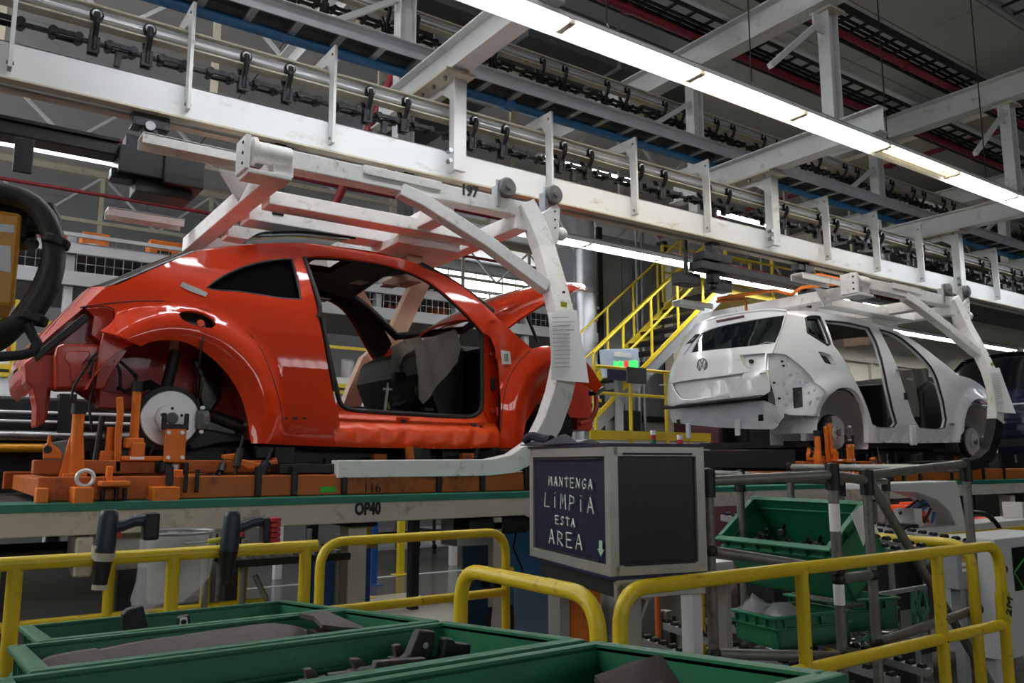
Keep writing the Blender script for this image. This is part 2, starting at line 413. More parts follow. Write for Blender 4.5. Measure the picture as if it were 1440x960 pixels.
# roof trusses
def truss(y, x0, n, label):
    t = thing('roof_truss', label, 'truss', (x0, y, 8.0))
    MB().ibeam((x0, y, 7.9), (x0 + n * 2.4, y, 7.9), .18, .14).build('top_chord', 'cream', t)
    MB().bar((x0, y - .05, 6.75), (x0 + n * 2.4, y - .05, 6.75), .06, .08).build('bottom_chord', 'cream', t)
    for i in range(n):
        a = x0 + i * 2.4
        MB().bar((a, y, 7.9), (a, y, 6.2), .09, .05).build('hanger', 'cream', t)
        MB().bar((a, y + .04, 7.85), (a + 1.2, y + .04, 6.75), .05, .05).build('diagonal_strut', 'frame', t)
        MB().bar((a + 1.2, y + .04, 6.75), (a + 2.4, y + .04, 7.85), .05, .05).build('diagonal_strut', 'frame', t)
truss(10.6, -4.6, 12, 'cream steel roof truss nearest above the far shelving')
truss(15.0, -4.6, 13, 'cream steel roof truss in the middle distance')
truss(20.0, -4.6, 14, 'cream steel roof truss farthest from the conveyor')
# roof girders crossing at the upper right
g = thing('roof_girder', 'deep cream boxed roof girder at the upper right corner', 'girder', (14, 5, 7.2))
MB().box(13.6, 14.1, -2, 9.5, 7.0, 7.5).build('web', 'cream', g); MB().box(13.5, 14.2, -2, 9.5, 6.97, 7.02).build('flange', 'cream', g)
g = thing('roof_girder', 'slimmer cream roof girder farther along the upper right', 'girder', (19, 5, 7.2))
MB().ibeam((19, -2, 7.4), (19, 14, 7.4), .45, .3).build('web', 'cream', g); MB().bar((19, -2, 7.1), (19, 14, 7.1), .12, .12).build('service_duct', 'galv', g)
# dark ventilation ducts below the roof
def duct(label, x0, x1, y0, y1, z0, z1):
    t = thing('ventilation_duct', label, 'duct', ((x0 + x1) / 2, (y0 + y1) / 2, z0))
    MB().box(x0, x1, y0, y1, z0, z1).build('duct_body', 'duct', t, bevel=.01)
    n = max(1, int(max(x1 - x0, y1 - y0) / 1.5))
    for i in range(n + 1):
        if x1 - x0 > y1 - y0:
            x = x0 + (x1 - x0) * i / n; MB().box(x - .02, x + .02, y0 - .03, y1 + .03, z0 - .03, z1 + .03).build('flange', 'galv', t)
        else:
            y = y0 + (y1 - y0) * i / n; MB().box(x0 - .03, x1 + .03, y - .02, y + .02, z0 - .03, z1 + .03).build('flange', 'galv', t)
duct('long dark rectangular duct high above the second chain', 4.2, 9.0, 8.0, 8.8, 6.9, 7.5)
duct('dark cross duct hanging behind the blue pipe', 4.7, 5.5, 8.4, 12.5, 6.0, 6.7)
# ============================================================ OVERHEAD CONVEYOR
TX0, TX1 = -1.6, 21.0
def track(name, label, Y, z0, z1):
    t = thing(name, label, 'track beam', (0, Y, z0))
    n = MB().box(TX0, TX1, Y - .10, Y - .088, z0, z1).box(TX0, TX1, Y - .10, Y - .035, z1 - .012, z1)
    n.build('near_channel', 'beam', t, bevel=.003)
    MB().box(TX0, TX1, Y - .112, Y - .03, z0 - .016, z0).build('near_flange', 'cream', t, bevel=.004)
    MB().box(TX0, TX1, Y + .088, Y + .10, z0, z1).box(TX0, TX1, Y + .035, Y + .10, z1 - .012, z1).build('far_channel', 'frame', t)
    MB().box(TX0, TX1, Y + .03, Y + .112, z0 - .016, z0).build('far_flange', 'cream', t, bevel=.004)
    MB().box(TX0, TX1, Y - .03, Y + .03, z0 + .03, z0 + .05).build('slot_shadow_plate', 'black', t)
    return t
TRK = track('carrier_track', 'long white channel beam that carries the car hangers', 5.3, 3.575, 3.787)
def rail(name, label, Y, z, group=None):
    t = thing(name, label, 'conveyor rail', (0, Y, z), group)
    MB().box(TX0, TX1, Y - .045, Y + .045, z + .115, z + .13).box(TX0, TX1, Y - .045, Y + .045, z, z + .014).build('flange', 'cream', t, bevel=.003)
    MB().box(TX0, TX1, Y - .006, Y + .006, z + .012, z + .118).build('web', 'silver', t)
    MB().cyl((TX0, Y - .018, z + .055), (TX1, Y - .018, z + .055), .026, n=14).build('worn_running_face', 'silver', t)
    return t
rail('chain_rail', 'cream chain rail with polished web above the white beam', 5.3, 4.06)
rail('chain_rail', 'second cream chain rail high behind the blue pipe', 6.55, 5.582)
# yokes that hold the beam
def yoke_mesh(Y, zb, zt, x):
    return MB().prism([(x, Y - .19, zb), (x, Y - .115, zb), (x, Y - .10, zt - .18), (x, Y - .05, zt - .10), (x, Y + .26, zt - .07), (x, Y + .26, zt), (x, Y - .185, zt)], (.022, 0, 0))
y0 = None
k = 0; nb = 0
ORD = ['leftmost'] + 'second third fourth fifth sixth seventh eighth ninth tenth eleventh twelfth thirteenth fourteenth fifteenth sixteenth seventeenth eighteenth nineteenth twentieth'.split()
while True:
    x = .145 + .955 * k
    if x > 20.5: break
    if min(abs(x - q) for q in (3.03, 6.80, 10.55, 14.3)) < .2:
        k += 1; continue
    t = thing('hanger_bracket', ORD[min(nb, len(ORD) - 1)] + ' white C-shaped hanger bracket from the left along the white beam', 'bracket', (x, 5.3, 3.6), 'hanger brackets along the white beam'); nb += 1
    if y0 is None:
        a = yoke_mesh(5.3, 3.6, 4.32, x).build('plate', 'frame', t, bevel=.003)
        b = MB().cyl((x - .008, 5.15, 3.64), (x + .03, 5.15, 3.64), .012, n=8).build('bolt', 'steel', t)
        c = MB().cyl((x - .008, 5.15, 4.26), (x + .03, 5.15, 4.26), .010, n=8).build('bolt', 'steel', t)
        y0 = (x, [a, b, c])
    else:
        for s in y0[1]:
            o = s.copy(); COL.objects.link(o); o.parent = t; o.matrix_parent_inverse = Matrix.Translation((-y0[0], -5.3, -3.6))
    k += 1
# chains
def chain(label, Y, z, wheelz, x0, x1):
    t = thing('conveyor_chain', label, 'chain', (0, Y, z))
    p = .151; src = {}
    def put(kind, x, make):
        if kind not in src:
            src[kind] = make(); o = src[kind]
        else:
            o = src[kind].copy(); COL.objects.link(o)
        o.location = (x, Y, z)
        return o
    def ring():
        m = MB()
        for s in (-1, 1):
            m.box(-.075, .075, s * .042 - .009, s * .042 + .009, -.016, .016)
            m.cyl((s * .068, -.056, 0), (s * .068, .056, 0), .023, n=10)
        return m.build('outer_link', 'chain', t, bevel=.004)
    def solid():
        m = MB().box(-.085, .085, -.014, .014, -.013, .013)
        for s in (-1, 1): m.cyl((s * .078, 0, -.026), (s * .078, 0, .026), .020, n=10)
        return m.build('centre_link', 'chain', t, bevel=.004)
    def troll():
        m = MB(); h = wheelz - z
        for s in (-1, 1):
            pts = [(0, s * .022, -.055), (0, s * .022, .03), (0, s * .05, .07), (0, s * .075, h - .04), (0, s * .066, h + .004)]
            m.tube(catmull(pts, 4, 80), [.020] * 17, n=8)
            m.box(-.032, .032, s * .024 - .010, s * .024 + .010, -.07, .03)
        return m.build('trolley_bracket', 'chain', t)
    def wheel(s):
        h = wheelz - z
        return MB().cyl((0, s * .018, h), (0, s * .056, h), .040, n=16).cyl((0, s * .056, h), (0, s * .064, h), .016, n=10).build('trolley_wheel', 'chain', t, bevel=.004)
    def hub(): 
        h = wheelz - z
        return MB().lathe((0, -.066, h), (0, -1, 0), [(.030, 0), (.024, .006), (.012, .004), (0.0, .010)], 14).build('bearing_cap', 'silver', t)
    def dog():
        return MB().prism([(-.03, -.02, -.01), (.045, -.02, -.01), (.045, -.02, -.04), (.012, -.02, -.05), (.0, -.02, -.12), (-.035, -.02, -.12), (-.03, -.02, -.06)], (0, .04, 0)).build('pusher_dog', 'chain', t, bevel=.004)
    n = int((x1 - x0) / p)
    for i in range(n):
        x = x0 + i * p
        if i % 2 == 0: put('s', x, solid)
        else: put('r', x, ring)
        if i % 6 in (0, 2):
            put('t', x, troll); put('w1', x, lambda: wheel(-1)); put('w2', x, lambda: wheel(1)); put('h', x, hub)
        if i % 6 == 1 and (i // 6) % 2 == 0: put('d', x, dog)
chain('black roller chain with trolleys hanging under the rail above the white beam', 5.3, 3.955, 4.115, .579 - .151 * 12, 17)
chain('second black trolley chain high behind the blue pipe', 6.55, 5.46, 5.637, -.5, 20)
# frames of posts and cross beams
fr_names = ['off to the left of the red car', 'above the windscreen of the red car', 'above the rear of the white car', 'above the nose of the white car', 'far down the line']
for i, X in enumerate((-.72, 3.03, 6.80, 10.55, 14.3)):
    t = thing('support_frame', 'grey-white steel beam and post frame ' + fr_names[i], 'support frame', (X, 5, 4.4))
    MB().ibeam((X, 3.85, 4.50), (X, 6.45, 4.50), .25, .16, .016, .012).build('lower_cross_beam', 'frame', t, bevel=.003)
    MB().ibeam((X, -2.8, 6.02), (X, 9.0, 6.02), .32, .2, .018, .014).build('upper_cross_beam', 'frame', t, bevel=.003)
    for y in (4.43, 6.2):
        MB().ibeam((X + .12, y, 4.62), (X + .12, y, 5.86), .16, .13, .012, .012, up=V(1, 0, 0)).build('post', 'frame', t, bevel=.003)
        MB().box(X, X + .24, y - .12, y + .12, 5.835, 5.86).build('cap_plate', 'cream', t, bevel=.003)
    MB().ibeam((X + .12, 6.2, 4.62), (X + .12, 6.2, 4.0), .16, .13, .012, .012, up=V(1, 0, 0)).build('drop_post', 'frame', t, bevel=.003)
    for y in (4.43,):
        MB().box(X - .12, X + .05, y - .01, y + .01, 5.60, 5.78).build('gusset', 'frame', t)
        MB().bar((X - .06, y - .02, 5.68), (X - .85, y - .02, 5.0), .05, .05).build('brace', 'frame', t)
    MB().bar((X + .12, 6.2, 5.6), (X - .9, 6.2, 4.9), .05, .05).build('brace', 'frame', t)
    # L bracket carrying the white beam
    MB().box(X - .14, X + .12, 5.0, 5.62, 4.335, 4.36).build('hanger_plate', 'cream', t, bevel=.003)
    MB().prism([(X, 5.10, 3.6), (X, 5.19, 3.6), (X, 5.19, 4.2), (X, 5.3, 4.28), (X, 5.55, 4.3), (X, 5.55, 4.34), (X, 5.08, 4.34)], (.02, 0, 0)).box(X - .02, X + .09, 5.08, 5.10, 3.6, 4.34).box(X + .03, X + .09, 5.10, 5.12, 3.6, 4.34).build('drop_bracket', 'frame', t, bevel=.003)
    for by in (5.12, 5.3, 5.48):
        MB().cyl((X - .08, by, 4.31), (X - .08, by, 4.375), .016, n=8).build('bolt', 'steel', t)
    for bz in (3.66, 3.74):
        MB().cyl((X - .05, 5.07, bz), (X - .05, 5.12, bz), .018, n=8).build('bolt', 'steel', t)
# silver cable tray, blue pipes
t = thing('cable_tray', 'long silver cable tray with open rungs beneath it', 'cable tray', (0, 5.75, 4.77))
MB().box(TX0, TX1, 5.75, 5.765, 4.775, 4.885).box(TX0, TX1, 5.70, 5.76, 4.875, 4.885).build('near_side', 'traywhite', t, bevel=.003)
MB().box(TX0, TX1, 6.0, 6.015, 4.775, 4.885).build('far_side', 'galv', t)
MB().box(TX0, TX1, 5.77, 6.0, 4.87, 4.88).build('cover', 'duct', t)
rg = None
for i in range(64):
    x = TX0 + .1 + i * .35
    if rg is None: rg = MB().box(0, .06, 5.765, 6.0, 4.775, 4.80).build('rung', 'galv', t); rg.location.x = x
    else:
        o = rg.copy(); COL.objects.link(o); o.location.x = x
t = thing('blue_pipe', 'long blue compressed-air pipe below the silver tray', 'pipe', (0, 6.02, 4.78))
MB().cyl((TX0, 6.02, 4.765), (TX1, 6.02, 4.765), .045, n=16).build('pipe_run', 'blue', t)
for x in (-.3, 4.1, 7.45, 11.5): MB().cyl((x, 6.02, 4.765), (x + .1, 6.02, 4.765), .062, n=16).build('coupling', 'blue', t)
t = thing('blue_pipe', 'thin blue pipe branching off beyond the second cross beam', 'pipe', (7.1, 6.5, 5.3))
MB().tube(fillet([(7.0, 6.5, 5.28), (8.0, 6.5, 5.28), (11.2, 6.5, 5.28)], .1), .022, n=10).build('pipe_run', 'blue', t)
MB().cyl((7.05, 6.5, 5.25), (7.05, 6.5, 5.05), .05, n=12).build('valve', 'blue', t)
# red pipes, dark cable ladders and white strips on top of the frames
def pipe(label, p, q, r, m):
    t = thing('service_pipe', label, 'pipe', p)
    MB().cyl(p, q, r, n=12).build('pipe_run', m, t)
    d = (Vector(q) - Vector(p)); L = d.length; d.normalize()
    for i in range(1, int(L / 3.7)):
        c = Vector(p) + d * (i * 3.7); MB().cyl(c - d * .04, c + d * .04, r * 1.35, n=12).build('collar', m, t)
pipe('thick crimson pipe running above the frames at top right', (2, 6.0, 6.25), (22, 6.0, 6.25), .045, 'redpipe')
pipe('second dark crimson pipe farther back at top right', (2, 5.0, 6.26), (22, 5.0, 6.26), .04, 'redpipe')
pipe('thin red sprinkler pipe under the roof at the left', (-4, 12.2, 5.9), (26, 12.2, 5.9), .03, 'redpipe')
pipe('thin red sprinkler pipe low behind the left carrier arm', (-4, 11.6, 4.9), (26, 11.6, 4.9), .025, 'redpipe')
pipe('red sprinkler pipe crossing the roof at the upper right', (16.2, -2, 7.7), (16.2, 16, 7.7), .05, 'redpipe')
pipe('slanted red riser behind the first cross beam', (3.5, 9.0, 4.0), (5.0, 9.0, 7.9), .05, 'redpipe')
def ladder(label, Y, w, z, x0, x1, ms, mr):
    t = thing('cable_ladder', label, 'cable ladder', (x0, Y, z))
    for y in (Y, Y + w): MB().box(x0, x1, y - .012, y + .012, z, z + .09).build('side_rail', ms, t)
    src = None
    for i in range(int((x1 - x0) / .3)):
        if src is None: src = MB().box(0, .035, Y, Y + w, z + .01, z + .035).build('rung', mr, t); src.location.x = x0
        else:
            o = src.copy(); COL.objects.link(o); o.location.x = x0 + i * .3
    return t
ladder('dark cable ladder under the crimson pipe', 5.75, .5, 6.36, 2, 22, 'dark', 'dark')
ladder('dark cable ladder over the nearer crimson pipe', 4.8, .42, 6.36, 2, 22, 'dark', 'dark')
ladder('pale cable ladder hanging near the upper right girder', 3.7, .5, 6.9, 6, 20, 'galv', 'dark')
for lab, y, z in (('white slotted channel beside the crimson pipe', 5.5, 6.24), ('second white slotted channel under the red pipes', 6.6, 6.24)):
    t = thing('strut_channel', lab, 'channel', (2, y, z))
    MB().box(2, 20, y, y + .05, z, z + .045).build('channel', 'beam', t)
    for i in range(5): MB().box(3.1 + i * 3.72, 3.2 + i * 3.72, y - .02, y + .07, z - .03, z).build('clamp', 'galv', t)
for lab, y in (('thin black power cables bunched in the first ladder', 5.85), ('thin black power cables bunched in the nearer ladder', 4.95)):
    t = thing('cable_bundle', lab, 'cables', (2, y, 6.36))
    for k in range(5): MB().cyl((2, y + k * .07, 6.32 + (.1 if y < 5 else 0)), (22, y + k * .07, 6.32 + (.1 if y < 5 else 0)), .022, n=6).build('cable', 'black', t)
# hanging wires of the light strip
for i, (x, lab) in enumerate(((3.6, 'left of the first cross beam'), (5.15, 'left of the tall post'), (7.1, 'between the two posts'), (9.0, 'left of the last post'))):
    t = thing('suspension_wire', 'thin dark wire holding up the light strip, ' + lab, 'wire', (x, 4.0, 4.4))
    MB().cyl((x, 4.0, 4.36), (x, 4.0, 7.98), .006, n=6).build('wire', 'black', t); MB().tube([(x, 3.96, 4.36), (x, 3.98, 4.42), (x, 4.0, 4.46)], .006, n=6).build('hook', 'steel', t)
# ------------------------------------------------------------ fluorescent strips
def light_strip(label, x0, n, Y, z, seg=1.22, axis=(1, 0, 0), warm=(), bare=False, off=()):
    ax = Vector(axis); t = thing('light_strip', label, 'light fixture', (x0, Y, z))
    o = Vector((x0, Y, z)); L = seg * n; sd = Zv.cross(ax)
    m = MB()
    prof = [(-.13, 0.0), (-.075, .07), (.075, .07), (.13, 0.0), (.122, 0.0), (.07, .062), (-.07, .062), (-.122, 0.0)]
    m.prism([o + sd * a + Zv * b for a, b in prof], ax * L)
    if not bare: m.build('reflector', 'beam', t)
    if z > 5: [MB().cyl(o + ax * u + Zv * .09, V(*(o + ax * u).xy, 8.0), .006, n=6).build('suspension', 'black', t) for u in (.3, L - .3)]
    MB().bar(o + Zv * .085, o + ax * L + Zv * .085, .09, .035).build('spine', 'galv', t)
    for i in range(n):
        for s in (-1, 1):
            p = o + ax * (i * seg + .05) + sd * (s * .045) + Zv * .02; q = o + ax * ((i + 1) * seg - .05) + sd * (s * .045) + Zv * .02
            MB().cyl(p, q, .016, n=8).build('tube', 'cream' if (i, s) in off else 'tubewarm' if (i, s) in warm else 'tube', t)
        e = o + ax * (i * seg)
        MB().bar(e + Zv * .03 - ax * .03, e + Zv * .03 + ax * .03, .16, .06).build('lamp_holder', 'cream', t, bevel=.01)
light_strip('long bright fluorescent strip slanting across the upper right', .71, 13, 4.0, 4.30, seg=1.259, warm=((3, 1), (3, -1), (5, -1)), off=((5, 1),))
light_strip('fluorescent strip behind the black trolley at the left edge', -2.58, 3, 6.6, 3.68)
light_strip('bright fluorescent strip behind the carrier column', 5.05, 3, 7.4, 4.02)
light_strip('fluorescent strip hanging behind the rear of the white car', 8.3, 4, 7.6, 4.0)
light_strip('fluorescent strip far behind the white carrier column', 12.5, 5, 8.0, 3.75)
for lab, x, y, z in (('far ceiling lamp above the second chain', 9.0, 12.0, 7.2), ('far ceiling lamp beyond the tall post', 13.5, 12.0, 7.0), ('far ceiling lamp deep in the dark bay', 20, 8.5, 3.9)):
    light_strip(lab, x, 2, y, z)
# unseen bare battens added above the view to light the roof
for lab, y in (('added unseen bare batten lighting the roof over the line', 3.2), ('added unseen bare batten lighting the roof behind the line', 7.6)):
    light_strip(lab, -7.0, 9, y, 7.25, bare=True)
# ============================================================ RED CAR BODY
YC = 5.33
RC = thing('unfinished_car', 'glossy orange-red two-door car body without doors, bumpers or wheels', 'car', (2.2, YC, 1.45))
WR = (0.985, 1.645); WF = (3.57, 1.69)      # wheel centres (x, z)
HWT = [(1.48, .800), (1.58, .835), (1.75, .858), (1.95, .868), (2.15, .862), (2.30, .842), (2.38, .815), (2.5, .752), (2.62, .680), (2.70, .622), (2.76, .565), (2.84, .48)]
def red_hw(x, z):
    h = lerp_tab(HWT, z)
    if x < 1.0: h -= .36 * ((1.0 - x) / .7) ** 2
    if x > 3.2: h -= .10 * ((x - 3.2) / .8) ** 2 + .0
    return h
def fender_t(x, z, c, ro):
    r = math.hypot(x - c[0], z - c[1]); t = max(0, min(1, (ro - r) / .15)); return math.sin(t * math.pi / 2)
def red_y(x, z):
    h = red_hw(x, z)
    for c, ro in ((WR, .60), (WF, .585)):
        t = fender_t(x, z, c, ro)
        if t > 0:
            tgt = .925 - .25 * max(0, abs(x - c[0]) - .30) ** 2
            r = math.hypot(x - c[0], z - c[1])
            if r < .47: tgt -= .055 * ((.47 - r) / .12) ** 2
            if tgt > h: h += (tgt - h) * t
    return YC - h
def red_px(pts, inset=0.0, k=5, closed=True, corner=38):
    q = [hit(a, b, lambda x, z: red_y(x, z) + inset, 4.5) for a, b in pts]
    q = [Vector((p.x, p.z)) for p in q]
    return [(p.x, p.y) for p in (catmull(q, k, corner, closed) if k else q)]
QUARTER = [(141, 465), (197, 487), (215, 480), (240, 478), (265, 483), (290, 497), (315, 520), (335, 550), (347, 585), (353, 623), (395, 625), (471, 628), (469, 604), (478, 600),
           (476, 582), (470, 560), (462, 520), (455, 480), (447, 440), (440, 410), (427, 362), (445, 360), (500, 364), (560, 376), (600, 393), (640, 425), (665, 450), (680, 468), (692, 470), (699, 446), (688, 435), (650, 403),
           (600, 376), (540, 357), (500, 350), (430, 342), (360, 343), (310, 349), (270, 356), (230, 372), (190, 389), (165, 400), (150, 403), (118, 432), (150, 430), (160, 434), (162, 443), (155, 455)]
QWIN = [(290, 405), (305, 394), (325, 383), (355, 372), (385, 366), (411, 364), (424, 421), (400, 420), (340, 411), (302, 408)]
FUEL = [(251, 441), (258, 437), (272, 437), (288, 441), (301, 449), (304, 456), (298, 461), (284, 460), (268, 455), (256, 448)]
qo = red_px(QUARTER); qw = red_px(QWIN); fu = red_px(FUEL)
side3 = lambda inset=0.0, mir=False: (lambda x, z: (x, (2 * YC - red_y(x, z) - inset) if mir else red_y(x, z) + inset, z))
sheet(qo, [qw, fu], .035, side3()).build('quarter_panel', 'red', RC, solid=.012, soff=-1)
sheet(qo, [qw, fu], .06, side3(0, True), flip=True).build('quarter_panel', 'red', RC)
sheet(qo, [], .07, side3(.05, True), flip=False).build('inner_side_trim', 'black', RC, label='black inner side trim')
# quarter window: matte black sheet set in for the dark cabin behind, seal round it
sheet([(x, z) for x, z in qw], [], .06, side3(.035)).build('quarter_window', 'matblack', RC, label='matte black sheet standing in for the dark cabin behind the quarter window')
def loop3(poly, inset): return [V(x, red_y(x, z) + inset, z) for x, z in poly]
MB().tube(loop3(qw, .008) + loop3(qw, .008)[:1], .009, n=6).build('window_seal', 'rubber', RC)
pil = red_px([(412, 366), (424, 364), (438, 408), (436, 421), (425, 421)], 0, 3)
sheet(pil, [], .03, side3(-.004)).build('pillar_trim', 'red', RC)
# fuel filler
sheet(fu, [], .03, side3(.05)).build('fuel_recess', 'black', RC)
c = P(282, 455, Y=4.47); MB().lathe(c, (0, -1, 0), [(0, .012), (.018, .012), (.022, .004), (.022, -.03)], 16).build('filler_cap', 'sill', RC, label='bright orange filler cap')
MB().tube(catmull([P(288, 459, Y=4.44), P(284, 480, Y=4.40), P(281, 505, Y=4.42), P(277, 530, Y=4.50), P(275, 560, Y=4.6)], 4), .006, n=6).build('hose', 'rubber', RC)
# tape strip
MB().grid([[hit(a, b, lambda x, z: red_y(x, z) - .004, 4.5) for a, b in row] for row in ([(257, 396), (265, 400), (280, 406), (292, 412)], [(253, 402), (262, 407), (277, 413), (289, 417)])]).build('tape_strip', 'tape', RC, solid=.001, label='strip of grey tape')
# panel crease along the rear fender and behind
cre = red_px([(113, 432), (150, 427), (200, 423), (240, 424.5), (282, 433), (323, 449), (357, 476), (378, 516), (392, 560), (398, 603)], 0, 5, False)
MB().tube(loop3(cre, .003), .005, n=6).build('fender_crease_line', 'maroon', RC)  # dark red tube drawn along the rear crease
# ---- front fender
FEND = [(682, 468), (692, 440), (699, 446), (720, 466), (738, 481), (748, 490), (770, 486), (800, 492), (826, 510), (847, 541), (838, 552), (825, 543), (812, 538), (795, 537), (775, 545), (757, 562), (745, 585), (737, 608), (729, 629), (702, 630), (703, 600), (704, 560), (702, 520), (697, 490), (690, 474)]
fo = red_px(FEND)
sheet(fo, [], .035, side3()).build('front_fender', 'red', RC, solid=.012, soff=-1)
sheet(fo, [], .06, side3(0, True), flip=True).build('front_fender', 'red', RC)
cre = red_px([(748, 490), (731, 507), (716, 532), (708, 564), (703, 610)], 0, 4, False)
MB().tube(loop3(cre, .003), .005, n=6).build('fender_crease_line', 'maroon', RC)  # front crease drawn as a dark red tube
c1 = P(846, 541, Y=4.62)
MB().bar(P(846, 546, Y=4.58), P(833, 553, Y=4.52), .06, .03).build('fender_end_trim', 'black', RC)
# paper tag on the fender
MB().grid([[hit(a, b, lambda x, z: red_y(x, z) - .006, 4.5) for a, b in row] for row in ([(704, 492), (717, 494)], [(706, 512), (719, 512)])]).build('paper_tag', 'paper', RC, solid=.001, label='white barcode tag'); PT = bpy.data.objects['paper_tag']
m = MB()
for i in range(4):
    a = hit(709 + i * 1.5, 497, lambda x, z: red_y(x, z) - .008, 4.5); b = hit(710 + i * 1.5, 508, lambda x, z: red_y(x, z) - .008, 4.5); m.bar(a, b, .002, .002)
m.build('barcode', 'ink', PT)
# ---- sill, hinge pillar
def sill_y(x, z):
    y = YC - .835 + .10 * sstep(1.60, 1.72, z)
    if 1.515 < z < 1.66:
        y += .012 * math.sin(x * 38) * sstep(1.515, 1.55, z) * sstep(1.66, 1.6, z) * (0.3 + abs(math.sin(x * 5)))
    if z < 1.53: y += .03 * (1.53 - z) / .03
    return y
def px2(pts, fy, k=0, y0=4.55):
    q = [Vector((p.x, p.z)) for p in (hit(a, b, fy, y0) for a, b in pts)]
    return [(p.x, p.y) for p in (catmull(q, k, 38, True) if k else q)]
so = px2([(470, 628), (468, 603), (477, 599), (474, 565), (480, 573), (490, 577), (520, 579), (580, 583), (655, 587), (672, 583), (678, 568), (690, 575), (699, 600), (701, 629), (640, 631), (560, 630)], sill_y)
sheet(so, [], .022, lambda x, z: (x, sill_y(x, z), z)).build('door_sill', 'sill', RC, solid=.01)
for a, b in (((557, 590), (575, 590)),):
    p = hit(566, 592, sill_y, 4.6)
    MB().cbox(p + V(0, -.006, 0), .09, .012, .045).build('sill_bracket', 'red', RC, bevel=.004); MB().cbox(p + V(0, -.014, 0), .04, .008, .018).build('sill_slot', 'black', RC, bevel=.004)
p = hit(667, 599, sill_y, 4.6); MB().cyl(p + V(0, -.004, 0), p + V(0, .02, 0), .021, n=16).build('sill_hole', 'maroon', RC); p = hit(676, 600, sill_y, 4.6); MB().cbox(p + V(0, -.004, 0), .018, .01, .018).build('sill_clip', 'maroon', RC)
for px in (402, 415, 428):
    p = hit(px, 588, red_y, 4.5); MB().cbox(p + V(0, -.002, 0), .02 if px != 415 else .03, .006, .012).build('sill_slot', 'ink', RC)
hin_y = lambda x, z: YC - .765
ho = px2([(676, 462), (692, 470), (699, 492), (704, 540), (704, 590), (703, 622), (696, 612), (688, 592), (678, 570)], hin_y)
sheet(ho, [], .05, lambda x, z: (x, hin_y(x, z), z)).build('hinge_pillar', 'red', RC, solid=.01)
for (a, b) in ((692, 498), (694, 578)):
    p = P(a, b, Y=4.55); hg = MB().cbox(p, .05, .04, .03).build('hinge', 'redprimer', RC, bevel=.006); MB().cyl(p + V(.02, -.02, -.03), p + V(.02, -.02, .03), .009, n=8).build('hinge_pin', 'redprimer', hg)
p = P(693, 540, Y=4.55); MB().cbox(p, .028, .02, .085).build('pillar_slot', 'black', RC, bevel=.008)
gap = [P(a, b, Y=4.56) for a, b in ((690, 474), (697, 492), (703, 530), (704, 570), (703, 612))]
MB().tube(catmull(gap, 4), .016, n=6).build('dark_door_gap', 'black', RC)  # black tube stands in for the shade in the gap
# door opening seal
DOOR = [(427, 364), (445, 362), (500, 366), (560, 378), (600, 395), (640, 428), (664, 452), (676, 468), (677.5, 500), (678, 545), (677, 572), (671, 582), (655, 585.5), (580, 582), (510, 577.5), (488, 574), (479, 567), (474, 550), (464, 505), (455, 465), (447, 430), (438, 400)]
dz = [hit(a, b, lambda x, z: max(red_y(x, z), YC - .82) + .03, 4.55) for a, b in DOOR]
dz = catmull(dz, 5, 50, True); MB().tube(dz + dz[:1], .015, n=8, caps=False).build('door_seal', 'rubber', RC, label='black rubber door seal')
bz = [hit(a, b, lambda x, z: red_y(x, z) - .004, 4.55) for a, b in ((428, 362), (436, 385), (445, 412), (450, 432), (448, 446))]
MB().tube(catmull(bz, 4), [.013] * 17, n=8).build('pillar_seal', 'rubber', RC)
MB().tube(catmull([hit(a, b, lambda x, z: red_y(x, z) + .02, 4.55) for a, b in ((450, 436), (456, 470), (463, 510), (470, 550))], 4), .012, n=6).build('pillar_seal', 'black', RC)
# ---- lofted top surfaces
def edge_px(pts, hws): return [P(a, b, Y=YC - h) for (a, b), h in zip(pts, hws)]
def loft(edge, crown, nv=14, outw=0.0, hole=None):
    edge = catmull(edge, 4, 60); n = len(edge); rows = []
    for i, p in enumerate(edge):
        d = (edge[min(i + 1, n - 1)] - edge[max(i - 1, 0)]); d.y = 0; d.normalize(); nr = Vector((-d.z, 0, d.x))
        c = crown if not callable(crown) else crown(i / (n - 1)); h = YC - p.y; row = []
        for j in range(nv + 1):
            s = -1 + 2 * j / nv; row.append(V(p.x, YC + s * h, p.z) + nr * (c * (1 - abs(s) ** 2.2)) + nr * outw)
        rows.append(row)
    m = MB()
    if hole is None: return m.grid(rows)
    vs = [p for r in rows for p in r]; k = nv + 1; fs = []
    for i in range(len(rows) - 1):
        for j in range(nv):
            cc = (rows[i][j] + rows[i + 1][j + 1]) / 2
            if not hole(cc): fs.append((i * k + j, i * k + j + 1, (i + 1) * k + j + 1, (i + 1) * k + j))
    return m.add(vs, fs, True)
ROOF = edge_px([(270, 356), (310, 349), (360, 343), (430, 342), (500, 350), (540, 357), (590, 372)], [.56, .555, .55, .55, .555, .56, .575])
sun = lambda p: 2.0 < p.x < 2.26 and -.18 < p.y - YC < .22
loft(ROOF, .07, hole=sun).build('roof', 'red', RC)
loft(ROOF, .07, outw=-.05, hole=sun).build('headliner', 'black', RC)
loft(edge_px([(385, 341), (430, 340), (500, 348)], [.42, .42, .42]), .055, outw=.055).build('sunroof_glass', 'glass', RC, solid=.015, label='raised dark sunroof panel')
for a, b in ((440, 402), (560, 369), (553, 385), (505, 395)):
    pass
RG = edge_px([(150, 403), (190, 388), (230, 371), (270, 355)], [.585, .58, .57, .56])
loft(RG, .075).build('rear_window', 'glass', RC, label='dark curved rear window')
MB().tube(catmull(edge_px([(147, 404), (190, 387), (230, 370), (272, 354)], [.585, .58, .57, .56]), 4), .007, n=6).build('window_seal', 'galv', RC)  # pale tube standing in for a reflection along the window edge
